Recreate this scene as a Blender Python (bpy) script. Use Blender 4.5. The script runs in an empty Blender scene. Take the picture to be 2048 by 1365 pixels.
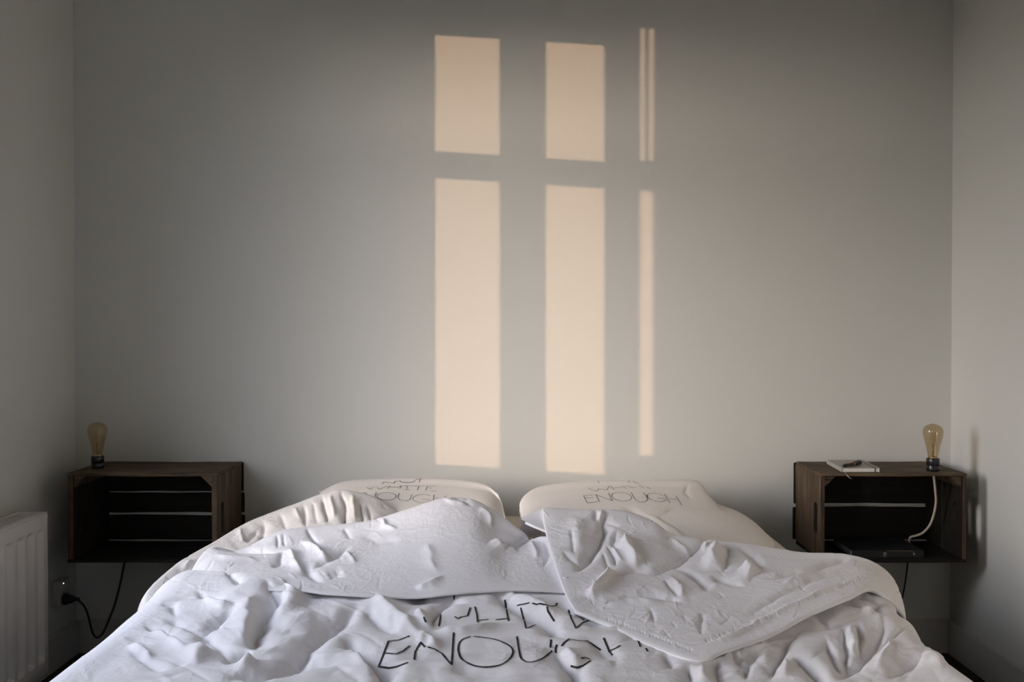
import bpy, bmesh, math, random
import numpy as np
from mathutils import Vector, Matrix
from mathutils.bvhtree import BVHTree

S = bpy.context.scene
COL = S.collection
random.seed(4)

# ------------------------------------------------------------------ camera
F_PX, CAM_D, CAM_H = 1991.0, 3.66, 1.20
PITCH = math.atan(27.5 / F_PX)
cd = bpy.data.cameras.new('camera'); cam = bpy.data.objects.new('camera', cd); COL.objects.link(cam)
cam.location = (0.0, -CAM_D, CAM_H)
cam.rotation_euler = (math.pi / 2 - PITCH, 0, 0)
cd.sensor_width = 36.0; cd.lens = 36.0 * F_PX / 2048.0
cd.clip_start = 0.05; cd.clip_end = 100
S.camera = cam

# ------------------------------------------------------------------ colour management
vs = S.view_settings
S.display_settings.display_device = 'sRGB'
vs.view_transform = 'Standard'; vs.look = 'None'; vs.gamma = 1.0; vs.use_curve_mapping = False
vs.exposure = -0.11
S.cycles.use_denoising = True
S.cycles.max_bounces = 8; S.cycles.diffuse_bounces = 6
S.cycles.transparent_max_bounces = 16
S.cycles.caustics_reflective = False; S.cycles.caustics_refractive = False
S.cycles.sample_clamp_indirect = 6.0

# ------------------------------------------------------------------ sun and sky
TH = math.radians(49.0)          # the sun stands outside the left wall
E = 0.0468                       # and very low
to_sun = Vector((-math.sin(TH), -math.cos(TH), E)).normalized()
sd = bpy.data.lights.new('sun', 'SUN'); sun = bpy.data.objects.new('sun', sd); COL.objects.link(sun)
sd.energy = 2.1; sd.angle = 0.005; sd.color = (1.0, 0.62, 0.38)
sun.rotation_euler = to_sun.to_track_quat('Z', 'Y').to_euler()
sun.location = to_sun * 12 + Vector((0, 0, 1))

W = bpy.data.worlds.new('sky'); S.world = W; W.use_nodes = True
nt = W.node_tree; nt.nodes.clear()
N = nt.nodes.new; L = nt.links.new
def wmath(op, a, b=None, c=None, clamp=False):
    n = N('ShaderNodeMath'); n.operation = op; n.use_clamp = clamp
    for i, v in enumerate((a, b, c)):
        if v is None: continue
        if isinstance(v, (int, float)): n.inputs[i].default_value = v
        else: L(v, n.inputs[i])
    return n.outputs[0]
tc = N('ShaderNodeTexCoord')
nrm = N('ShaderNodeVectorMath'); nrm.operation = 'NORMALIZE'; L(tc.outputs['Generated'], nrm.inputs[0])
sep = N('ShaderNodeSeparateXYZ'); L(nrm.outputs[0], sep.inputs[0])
dot = N('ShaderNodeVectorMath'); dot.operation = 'DOT_PRODUCT'; L(nrm.outputs[0], dot.inputs[0]); dot.inputs[1].default_value = Vector((-math.sin(TH+.06), -math.cos(TH+.06), 0.06)).normalized()
z = sep.outputs['Z']
rampn = N('ShaderNodeMapRange'); L(z, rampn.inputs['Value']); rampn.inputs['From Min'].default_value = -0.02; rampn.inputs['From Max'].default_value = 0.02
ramp = N('ShaderNodeValToRGB'); L(z, ramp.inputs['Fac'])
cr = ramp.color_ramp
cr.elements[0].position = 0.0; cr.elements[0].color = (0.50, 0.46, 0.42, 1)
cr.elements[1].position = 1.0; cr.elements[1].color = (0.55, 0.66, 0.95, 1)
e = cr.elements.new(0.12); e.color = (0.62, 0.61, 0.64, 1)
e = cr.elements.new(0.30); e.color = (0.97, 0.965, 1.08, 1)
glow = wmath('POWER', wmath('MAXIMUM', dot.outputs['Value'], 0.0), 24.0)
gcol = N('ShaderNodeMix'); gcol.data_type = 'RGBA'; gcol.blend_type = 'MIX'
L(glow, gcol.inputs['Factor']); L(ramp.outputs['Color'], gcol.inputs['A']); gcol.inputs['B'].default_value = (1.0, 0.87, 0.78, 1)
SKY_BASE, SKY_GLOW = 13.5, 68.0
stren = wmath('ADD', wmath('MULTIPLY', glow, SKY_GLOW), SKY_BASE)
gm = N('ShaderNodeMix'); gm.data_type = 'RGBA'
L(rampn.outputs[0], gm.inputs['Factor']); gm.inputs['A'].default_value = (0.30, 0.26, 0.21, 1); L(gcol.outputs['Result'], gm.inputs['B'])
st2 = N('ShaderNodeMix'); st2.data_type = 'FLOAT'; L(rampn.outputs[0], st2.inputs['Factor']); st2.inputs['A'].default_value = 1.5; L(stren, st2.inputs['B'])
bg = N('ShaderNodeBackground'); L(gm.outputs['Result'], bg.inputs['Color']); L(st2.outputs['Result'], bg.inputs['Strength'])
wo = N('ShaderNodeOutputWorld'); L(bg.outputs[0], wo.inputs[0])
W.cycles.sampling_method = 'MANUAL'; W.cycles.sample_map_resolution = 1024

# ------------------------------------------------------------------ helpers
def P(px, py, Y):
    """photo pixel + depth -> world point"""
    a = (px - 1024.0) / F_PX; b = -(py - 682.5) / F_PX
    cp, sp = math.cos(PITCH), math.sin(PITCH)
    dy = cp + b * sp; dz = b * cp - sp
    t = (Y + CAM_D) / dy
    return np.array((a * t, Y, CAM_H + dz * t))

def PZ(px, py, Z):
    a = (px - 1024.0) / F_PX; b = -(py - 682.5) / F_PX
    cp, sp = math.cos(PITCH), math.sin(PITCH)
    dy = cp + b * sp; dz = b * cp - sp
    t = (Z - CAM_H) / dz
    return np.array((a * t, -CAM_D + dy * t, Z))

def project(V):
    V = np.asarray(V, float)
    cp, sp = math.cos(PITCH), math.sin(PITCH)
    y = V[..., 1] + CAM_D; zz = V[..., 2] - CAM_H
    fwd = y * cp - zz * sp; up = y * sp + zz * cp
    return np.stack([1024 + F_PX * V[..., 0] / fwd, 682.5 - F_PX * up / fwd], -1)

def link(name, me, mat=None, parent=None):
    o = bpy.data.objects.new(name, me); COL.objects.link(o)
    if mat:
        me.materials.clear(); me.materials.append(mat)
    if parent is not None: o.parent = parent
    return o

def from_bm(name, bm, mat, parent=None, smooth=False):
    bmesh.ops.recalc_face_normals(bm, faces=bm.faces)
    me = bpy.data.meshes.new(name); bm.to_mesh(me); bm.free()
    if smooth:
        for p in me.polygons: p.use_smooth = True
    return link(name, me, mat, parent)

def tag(o, label=None, cat=None, group=None, kind=None):
    if label: o['label'] = label
    if cat: o['category'] = cat
    if group: o['group'] = group
    if kind: o['kind'] = kind
    return o

def empty(name, loc, label, cat, group=None, rz=0):
    o = bpy.data.objects.new(name, None); COL.objects.link(o); o.location = loc; o.rotation_euler = (0, 0, rz)
    o.empty_display_size = 0.05
    return tag(o, label, cat, group)

def box(bm, x0, x1, y0, y1, z0, z1, M=None):
    vs_ = [bm.verts.new(v) for v in ((x0,y0,z0),(x1,y0,z0),(x1,y1,z0),(x0,y1,z0),(x0,y0,z1),(x1,y0,z1),(x1,y1,z1),(x0,y1,z1))]
    for f in ((0,3,2,1),(4,5,6,7),(0,1,5,4),(1,2,6,5),(2,3,7,6),(3,0,4,7)):
        bm.faces.new([vs_[i] for i in f])
    if M is not None:
        for v in vs_: v.co = M @ v.co
    return vs_

def boxobj(name, b, mat, parent=None, bev=0.0, seg=2):
    bm = bmesh.new(); box(bm, *b)
    if bev > 0:
        bmesh.ops.bevel(bm, geom=bm.edges[:], offset=bev, segments=seg, affect='EDGES', profile=0.5)
    return from_bm(name, bm, mat, parent)

def lathe_bm(prof, seg=40, bm=None, center=(0,0,0)):
    bm = bm or bmesh.new(); rings = []
    for r, zz in prof:
        if r < 1e-6: rings.append([bm.verts.new((center[0], center[1], center[2] + zz))]); continue
        rings.append([bm.verts.new((center[0] + r*math.cos(2*math.pi*i/seg), center[1] + r*math.sin(2*math.pi*i/seg), center[2] + zz)) for i in range(seg)])
    for a, b in zip(rings, rings[1:]):
        if len(a) == 1 and len(b) == 1: continue
        for i in range(seg):
            j = (i+1) % seg
            if len(a) == 1: bm.faces.new((a[0], b[i], b[j]))
            elif len(b) == 1: bm.faces.new((a[i], b[0], a[j]))
            else: bm.faces.new((a[i], b[i], b[j], a[j]))
    return bm

def smooth_path(pts, n=12):
    pts = [Vector(p) for p in pts]; out = []
    Q = [2*pts[0]-pts[1]] + pts + [2*pts[-1]-pts[-2]]
    for i in range(1, len(Q)-2):
        p0, p1, p2, p3 = Q[i-1], Q[i], Q[i+1], Q[i+2]
        for k in range(n):
            t = k/n
            out.append(0.5*((2*p1)+(p2-p0)*t+(2*p0-5*p1+4*p2-p3)*t*t+(3*p1-p0-3*p2+p3)*t**3))
    out.append(pts[-1]); return out

def tube_bm(path, r, seg=10, bm=None):
    bm = bm or bmesh.new(); rings = []; up = None
    n = len(path)
    for i, p in enumerate(path):
        t = (path[min(i+1, n-1)] - path[max(i-1, 0)]).normalized()
        if up is None:
            up = t.orthogonal().normalized()
        up = (up - t*up.dot(t)).normalized(); s = t.cross(up)
        rr = r(i/(n-1)) if callable(r) else r
        rings.append([bm.verts.new(p + (up*math.cos(2*math.pi*k/seg) + s*math.sin(2*math.pi*k/seg))*rr) for k in range(seg)])
    for a, b in zip(rings, rings[1:]):
        for k in range(seg):
            bm.faces.new((a[k], a[(k+1)%seg], b[(k+1)%seg], b[k]))
    bm.faces.new(rings[0]); bm.faces.new(rings[-1][::-1])
    return bm

# ------------------------------------------------------------------ materials
def newmat(name):
    m = bpy.data.materials.new(name); m.use_nodes = True
    b = m.node_tree.nodes['Principled BSDF']; return m, m.node_tree, b
def setp(b, color=None, rough=None, metal=None, spec=None, **kw):
    if color: b.inputs['Base Color'].default_value = (*color, 1)
    if rough is not None: b.inputs['Roughness'].default_value = rough
    if metal is not None: b.inputs['Metallic'].default_value = metal
    if spec is not None: b.inputs['Specular IOR Level'].default_value = spec
def add_bump(t, b, height, strength, dist):
    n = t.nodes.new('ShaderNodeBump'); n.inputs['Strength'].default_value = strength; n.inputs['Distance'].default_value = dist
    t.links.new(height, n.inputs['Height']); t.links.new(n.outputs[0], b.inputs['Normal']); return n
def noise(t, scale, detail=4, rough=0.5, vec=None, dist=0.0):
    n = t.nodes.new('ShaderNodeTexNoise'); n.inputs['Scale'].default_value = scale; n.inputs['Detail'].default_value = detail
    n.inputs['Roughness'].default_value = rough; n.inputs['Distortion'].default_value = dist
    if vec is not None: t.links.new(vec, n.inputs['Vector'])
    return n
def plain(name, color, rough=0.6, metal=0.0, spec=0.5, bump=None):
    m, t, b = newmat(name); setp(b, color, rough, metal, spec)
    g = t.nodes.new('ShaderNodeTexCoord')
    n = noise(t, 60, 3, vec=g.outputs['Object'])
    mr = t.nodes.new('ShaderNodeMapRange'); t.links.new(n.outputs['Fac'], mr.inputs['Value'])
    mr.inputs['To Min'].default_value = max(rough-0.06, 0); mr.inputs['To Max'].default_value = min(rough+0.06, 1)
    t.links.new(mr.outputs[0], b.inputs['Roughness'])
    if bump: add_bump(t, b, n.outputs['Fac'], bump[0], bump[1])
    return m
def plaster(name, color):
    m, t, b = newmat(name); setp(b, color, 0.85, 0, 0.25)
    g = t.nodes.new('ShaderNodeTexCoord')
    n1 = noise(t, 2.0, 3, vec=g.outputs['Object']); n2 = noise(t, 140, 4, 0.6, vec=g.outputs['Object']); n3 = noise(t, 9, 3, vec=g.outputs['Object'])
    mx = t.nodes.new('ShaderNodeMix'); mx.data_type = 'RGBA'; t.links.new(n1.outputs['Fac'], mx.inputs['Factor'])
    mx.inputs['A'].default_value = (*[c*0.98 for c in color], 1); mx.inputs['B'].default_value = (*[min(c*1.02, 1) for c in color], 1)
    t.links.new(mx.outputs['Result'], b.inputs['Base Color'])
    ad = t.nodes.new('ShaderNodeMath'); ad.operation = 'MULTIPLY_ADD'; t.links.new(n3.outputs['Fac'], ad.inputs[0]); ad.inputs[1].default_value = 1.6; t.links.new(n2.outputs['Fac'], ad.inputs[2])
    add_bump(t, b, ad.outputs[0], 0.25, 0.0012)
    return m
M_WALL = plaster('wall_paint', (0.66, 0.66, 0.625))
M_CEIL = plaster('ceiling_paint', (0.42, 0.42, 0.39))
M_TRIM = plain('trim_paint', (0.55, 0.54, 0.51), 0.45)
M_FRAME = plain('window_paint', (0.72, 0.71, 0.68), 0.4)

def wood(name, c1, c2, axis='X', rough=0.75):
    m, t, b = newmat(name); setp(b, c1, rough, 0, 0.3)
    g = t.nodes.new('ShaderNodeTexCoord'); oi = t.nodes.new('ShaderNodeObjectInfo')
    mp = t.nodes.new('ShaderNodeMapping')
    sc = {'X': (3, 60, 60), 'Y': (60, 3, 60), 'Z': (60, 60, 3)}[axis]
    mp.inputs['Scale'].default_value = sc
    t.links.new(g.outputs['Object'], mp.inputs['Vector'])
    ofs = t.nodes.new('ShaderNodeVectorMath'); ofs.operation = 'ADD'; t.links.new(mp.outputs[0], ofs.inputs[0])
    cb = t.nodes.new('ShaderNodeCombineXYZ')
    mu = t.nodes.new('ShaderNodeMath'); mu.operation = 'MULTIPLY'; t.links.new(oi.outputs['Random'], mu.inputs[0]); mu.inputs[1].default_value = 50
    for k in range(3): t.links.new(mu.outputs[0], cb.inputs[k])
    t.links.new(cb.outputs[0], ofs.inputs[1])
    n = noise(t, 1.0, 6, 0.65, ofs.outputs[0], 0.6)
    n2 = noise(t, 7.0, 4, 0.6, g.outputs['Object'])
    r = t.nodes.new('ShaderNodeValToRGB'); t.links.new(n.outputs['Fac'], r.inputs['Fac'])
    r.color_ramp.elements[0].position = 0.32; r.color_ramp.elements[0].color = (*c1, 1)
    r.color_ramp.elements[1].position = 0.72; r.color_ramp.elements[1].color = (*c2, 1)
    mx = t.nodes.new('ShaderNodeMix'); mx.data_type = 'RGBA'; mx.blend_type = 'MULTIPLY'
    mr = t.nodes.new('ShaderNodeMapRange'); t.links.new(n2.outputs['Fac'], mr.inputs['Value']); mr.inputs['From Min'].default_value = .35; mr.inputs['From Max'].default_value = .65
    mr.inputs['To Min'].default_value = 0.0; mr.inputs['To Max'].default_value = 0.55
    t.links.new(mr.outputs[0], mx.inputs['Factor']); t.links.new(r.outputs['Color'], mx.inputs['A']); mx.inputs['B'].default_value = (0.35, 0.33, 0.30, 1)
    t.links.new(mx.outputs['Result'], b.inputs['Base Color'])
    add_bump(t, b, n.outputs['Fac'], 0.6, 0.0015)
    return m
DK, LT = (0.028, 0.020, 0.013), (0.215, 0.145, 0.088)
M_WX = wood('old_wood_along', DK, LT, 'X'); M_WZ = wood('old_wood_upright', DK, LT, 'Z')
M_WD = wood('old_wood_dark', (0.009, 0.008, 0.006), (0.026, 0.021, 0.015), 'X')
M_WDZ = wood('old_wood_shaded_inside', (0.009, 0.008, 0.006), (0.030, 0.024, 0.016), 'Z')  # same crate wood, with the interior's shade put into a darker colour
M_FLOOR = wood('floor_boards', (0.020, 0.015, 0.011), (0.05, 0.035, 0.022), 'Y', 0.6)

def fabric(name, color, bump=1.0, warm=None):
    m, t, b = newmat(name); setp(b, color, 0.92, 0, 0.15)
    b.inputs['Sheen Weight'].default_value = 0.15; b.inputs['Sheen Roughness'].default_value = 0.6
    g = t.nodes.new('ShaderNodeTexCoord')
    def M(op, x, y, z=None):
        n = t.nodes.new('ShaderNodeMath'); n.operation = op
        for i, q in enumerate((x, y, z)):
            if q is None: continue
            if isinstance(q, (int, float)): n.inputs[i].default_value = q
            else: t.links.new(q, n.inputs[i])
        return n.outputs[0]
    def ridge(scale, dist, power, stretch):
        mp = t.nodes.new('ShaderNodeMapping'); mp.inputs['Rotation'].default_value = (0, 0, stretch[3]); mp.inputs['Scale'].default_value = stretch[:3]
        t.links.new(g.outputs['Object'], mp.inputs['Vector'])
        n = noise(t, scale, 2.0, 0.45, mp.outputs[0], dist)
        a = M('ABSOLUTE', M('SUBTRACT', n.outputs['Fac'], 0.5), 0)
        return M('POWER', M('MAXIMUM', M('SUBTRACT', 1.0, M('MULTIPLY', a, 7.0)), 0.0), power)
    r1 = ridge(9.0, .9, 1.8, (1, 1, 1, .5)); r2 = ridge(17.0, .6, 1.6, (1.5, .8, 1, -.6)); r3 = ridge(34.0, .5, 1.5, (1, 1.3, 1, .2))
    mk = noise(t, 5.0, 2, 0.5, g.outputs['Object'])
    mm = t.nodes.new('ShaderNodeMapRange'); t.links.new(mk.outputs['Fac'], mm.inputs['Value']); mm.inputs['From Min'].default_value = .38; mm.inputs['From Max'].default_value = .62
    mm.inputs['To Min'].default_value = .15
    n2 = noise(t, 700, 2, 0.5, g.outputs['Object']); n3 = noise(t, 70, 4, 0.6, g.outputs['Object'])
    h = M('MULTIPLY', M('ADD', M('ADD', r1, M('MULTIPLY', r2, .7)), M('MULTIPLY', r3, .35)), mm.outputs[0])
    h = M('MULTIPLY_ADD', n2.outputs['Fac'], 0.06, h); h = M('MULTIPLY_ADD', n3.outputs['Fac'], 0.35, h)
    add_bump(t, b, h, 0.32*bump, 0.0026)
    return m
M_DUVET = fabric('white_cotton', (0.87, 0.865, 0.885))
M_PILLOW = fabric('cream_cotton', (0.84, 0.79, 0.73), 0.5)
M_CREAM = fabric('cream_lit_cotton', (0.84, 0.80, 0.755))  # duvet cotton with warm bounced light put into its colour
M_SHEET = fabric('sheet_cotton', (0.78, 0.73, 0.66), 0.4)
M_INK = plain('black_print', (0.018, 0.016, 0.018), 0.8)

# ------------------------------------------------------------------ room shell
XL, XR, YF, HC = -1.607, 1.616, -5.2, 2.85
WY0, WY1, WZ0, WZ1 = -1.99, -1.13, 0.70, 2.50         # left window opening
def wall(name, boxes, mat=M_WALL):
    bm = bmesh.new()
    for b in boxes: box(bm, *b)
    return tag(from_bm(name, bm, mat), kind='structure')
wall('wall_back', [(XL-.12, XR+.12, 0, .15, -.05, HC+.05)])
wall('wall_right', [(XR, XR+.12, YF, 0, -.05, HC+.05)])
VY0, VY1, VZ0, VZ1 = -4.75, -3.66, 0.70, 2.25         # second left window, behind the photographer
wall('wall_left', [(XL-.12, XL, WY1, 0, -.05, HC+.05), (XL-.12, XL, VY1, WY0, -.05, HC+.05), (XL-.12, XL, YF, VY0, -.05, HC+.05),
                   (XL-.12, XL, WY0, WY1, -.05, WZ0), (XL-.12, XL, WY0, WY1, WZ1, HC+.05),
                   (XL-.12, XL, VY0, VY1, -.05, VZ0), (XL-.12, XL, VY0, VY1, VZ1, HC+.05)])
wall('wall_front', [(XL-.12, XR+.12, YF-.15, YF, -.05, HC+.05)])
wall('ceiling', [(XL, XR, YF, 0, HC, HC+.05)], M_CEIL)
wall('floor', [(XL, XR, YF, 0, -.05, 0)], M_FLOOR)
BH = 0.123
def base(name, b):
    bm = bmesh.new(); box(bm, *b)
    es = [e for e in bm.edges if all(abs(v.co.z - b[5]) < 1e-5 for v in e.verts)]
    bmesh.ops.bevel(bm, geom=es, offset=.004, segments=2, affect='EDGES')
    return tag(from_bm(name, bm, M_TRIM), kind='structure')
base('baseboard_back', (XL+.014, XR-.014, -.014, -0.0002, 0.0002, BH))
base('baseboard_right', (XR-.014, XR-.0002, YF, -.0002, 0.0002, BH))
base('baseboard_left', (XL+.0002, XL+.014, YF, -.0002, 0.0002, BH))

def glassmat():
    m = bpy.data.materials.new('window_glass'); m.use_nodes = True; t = m.node_tree; t.nodes.clear()
    tr = t.nodes.new('ShaderNodeBsdfTransparent'); tr.inputs['Color'].default_value = (.97, .98, .97, 1)
    gl = t.nodes.new('ShaderNodeBsdfGlossy'); gl.inputs['Roughness'].default_value = 0.02
    fr = t.nodes.new('ShaderNodeFresnel'); fr.inputs['IOR'].default_value = 1.3
    mx = t.nodes.new('ShaderNodeMixShader'); t.links.new(fr.outputs[0], mx.inputs[0]); t.links.new(tr.outputs[0], mx.inputs[1]); t.links.new(gl.outputs[0], mx.inputs[2])
    o = t.nodes.new('ShaderNodeOutputMaterial'); t.links.new(mx.outputs[0], o.inputs[0]); return m
M_GLASS = glassmat()

def left_window():
    root = bpy.data.objects.new('window_1', None); COL.objects.link(root); root.location = (XL, (WY0+WY1)/2, WZ0)
    root['kind'] = 'structure'
    inv = Vector(root.location)
    x0, x1 = XL-.088, XL-.058
    d = 0.03/math.tan(TH)                   # shift of a slanting sun ray through the frame's depth
    xg = (x0+x1)/2
    def yy(px):                              # patch edge on the back wall -> ray's y at the glass plane
        x = (px-1024)/544.0
        return -(x - xg)/math.tan(TH)
    p1 = (yy(999)-d/2, yy(871)+d/2); p2 = (yy(1208)-d/2, yy(1092)+d/2); sl = (yy(1306)-d/2, yy(1280)+d/2)
    zt, zm1, zm0, zb = 2.358, 1.932, 1.835, 0.781
    bm = bmesh.new()
    # solid stiles between the panes
    box(bm, x0, x1, p1[1], WY1, WZ0, WZ1)
    box(bm, x0, x1, p2[1], p1[0], WZ0, WZ1)
    box(bm, x0, x1, sl[1], p2[0], WZ0, WZ1)
    box(bm, x0, x1, WY0, sl[0], WZ0, WZ1)
    for a, b in (p1, p2):
        box(bm, x0, x1, a, b, zt, WZ1); box(bm, x0, x1, a, b, zm0, zm1); box(bm, x0, x1, a, b, WZ0, zb)
    a, b = sl
    box(bm, x0, x1, a, b, 2.43, WZ1); box(bm, x0, x1, a, b, zm0, 1.946); box(bm, x0, x1, a, b, WZ0, .862)
    mid = (a+b)/2
    box(bm, xg-.004, xg+.004, mid-.0035, mid+.0035, 1.946, 2.43)
    for v in bm.verts: v.co -= inv
    from_bm('window_frame', bm, M_FRAME, root)
    for (a, b) in (p1, p2, sl):
        for (c, e_) in ((zb, zm0), (zm1, zt if (a, b) != sl else 2.43)):
            bm = bmesh.new(); vv = [bm.verts.new(Vector(q)-inv) for q in ((xg, a, c), (xg, b, c), (xg, b, e_), (xg, a, e_))]; bm.faces.new(vv)
            from_bm('pane', bm, M_GLASS, root)
    bm = bmesh.new(); box(bm, XL-.05, XL+.10, WY0-.05, WY1+.05, WZ0-.03, WZ0)
    for v in bm.verts: v.co -= inv
    bmesh.ops.bevel(bm, geom=bm.edges[:], offset=.005, segments=2, affect='EDGES')
    from_bm('window_sill', bm, M_FRAME, root)
left_window()
def second_window():
    root = bpy.data.objects.new('window_2', None); COL.objects.link(root); root.location = (XL, (VY0+VY1)/2, VZ0); root['kind'] = 'structure'
    inv = Vector(root.location); bm = bmesh.new(); x0, x1 = XL-.088, XL-.058
    f = .07; ym = (VY0+VY1)/2; zm = 1.62
    for b in ((x0, x1, VY0, VY0+f, VZ0, VZ1), (x0, x1, VY1-f, VY1, VZ0, VZ1), (x0, x1, ym-.05, ym+.05, VZ0+f, VZ1-f),
              (x0, x1, VY0+f, VY1-f, VZ0, VZ0+f), (x0, x1, VY0+f, VY1-f, VZ1-f, VZ1), (x0+.002, x1-.002, VY0+f, VY1-f, zm-.045, zm+.045)):
        box(bm, *b)
    for v in bm.verts: v.co -= inv
    from_bm('window_frame', bm, M_FRAME, root)
    for a, b in ((VY0+f, ym-.05), (ym+.05, VY1-f)):
        for c, d in ((VZ0+f, zm-.045), (zm+.045, VZ1-f)):
            bm = bmesh.new(); vv = [bm.verts.new(Vector(q)-inv) for q in ((XL-.073, a, c), (XL-.073, b, c), (XL-.073, b, d), (XL-.073, a, d))]; bm.faces.new(vv)
            from_bm('pane', bm, M_GLASS, root)
    bm = bmesh.new(); box(bm, XL-.05, XL+.10, VY0-.05, VY1+.05, VZ0-.03, VZ0)
    for v in bm.verts: v.co -= inv
    bmesh.ops.bevel(bm, geom=bm.edges[:], offset=.005, segments=2, affect='EDGES')
    from_bm('window_sill', bm, M_FRAME, root)
second_window()
def portal(name, loc, rot, sx, sy):
    l = bpy.data.lights.new(name, 'AREA'); l.shape = 'RECTANGLE'; l.size = sx; l.size_y = sy; l.cycles.is_portal = True
    o = bpy.data.objects.new(name, l); COL.objects.link(o); o.location = loc; o.rotation_euler = rot; return o
portal('window_portal', (XL-.10, (WY0+WY1)/2, (WZ0+WZ1)/2), (0, -math.pi/2, 0), WZ1-WZ0, WY1-WY0)
portal('window_portal', (XL-.10, (VY0+VY1)/2, (VZ0+VZ1)/2), (0, -math.pi/2, 0), VZ1-VZ0, VY1-VY0)

# ------------------------------------------------------------------ radiator
def radiator():
    x0, x1, y0, y1, z0, z1 = XL+.008, -1.497, -2.15, -.455, .085, .60
    r = empty('radiator', (XL+.05, (y0+y1)/2, 0), 'white ribbed panel radiator on the left wall beside the crate shelf', 'radiator')
    iv = Vector(r.location)
    m = plain('radiator_enamel', (0.78, 0.75, 0.70), 0.38)
    # fluted front panel: height field over (y, z)
    ny, nz = 420, 60
    ys = np.linspace(y0, y1, ny); zs = np.linspace(z0, z1, nz)
    zz = np.concatenate([[z0, z0+.004], np.linspace(z0+.03, z0+.07, 12), [z1-.07], np.linspace(z1-.068, z1-.03, 12), [z1-.004, z1]])
    verts = []; faces = []
    pitch = 0.0635; border = .022
    for j, zv in enumerate(zz):
        fz = min(max((zv-(z0+.045))/.012, 0), 1) * min(max(((z1-.045)-zv)/.012, 0), 1)
        for i, yv in enumerate(ys):
            u = (y1-border-yv)/pitch
            fl = 0.5-0.5*math.cos(2*math.pi*u); fl = min(max((fl-.25)/.25, 0), 1); fl = fl*fl*(3-2*fl)
            inb = 1 if (y0+border < yv < y1-border) else 0
            x = x1 - .017*fz*fl*inb
            if j in (0, len(zz)-1) or i in (0, ny-1): x -= .004
            verts.append((x-iv.x, yv-iv.y, zv-iv.z))
    for j in range(len(zz)-1):
        for i in range(ny-1):
            a = j*ny+i; faces.append((a, a+1, a+ny+1, a+ny))
    me = bpy.data.meshes.new('front_panel'); me.from_pydata(verts, [], faces); me.update()
    for p in me.polygons: p.use_smooth = True
    o = link('front_panel', me, m, r)
    so = o.modifiers.new('solid', 'SOLIDIFY'); so.thickness = .0015; so.offset = -1
    def part(name, boxes, bev=.0015, mat=m):
        bm = bmesh.new()
        for b in boxes: box(bm, *b)
        if bev: bmesh.ops.bevel(bm, geom=bm.edges[:], offset=bev, segments=2, affect='EDGES')
        for v in bm.verts: v.co -= iv
        return from_bm(name, bm, mat, r)
    part('side_cover', [(x0+.004, x1-.004, y1-.004, y1, z0+.01, z1+.004)])
    part('side_cover', [(x0+.004, x1-.004, y0, y0+.004, z0+.01, z1+.004)])
    part('rear_panel', [(x0, x0+.012, y0+.01, y1-.006, z0, z1-.004)])
    # top grille: rails and cross bars
    bs = [(x0+.004, x0+.018, y0, y1, z1, z1+.004), (x1-.022, x1-.002, y0, y1, z1, z1+.004)]
    k = y0+.004
    while k < y1-.012:
        bs.append((x0+.018, x1-.022, k, k+.006, z1, z1+.0035)); k += .0125
    part('top_grille', bs, 0)
    fins = []
    k = y0+.02
    while k < y1-.02:
        fins.append((x0+.013, x1-.02, k, k+.001, z0+.03, z1-.02)); k += .03
    part('convector_fins', fins, 0)
    part('wall_bracket', [(XL+.0005, x0+.001, y0+.2, y0+.24, z0+.1, z1-.1)], 0)
    part('wall_bracket', [(XL+.0005, x0+.001, y1-.24, y1-.2, z0+.1, z1-.1)], 0)
radiator()

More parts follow.
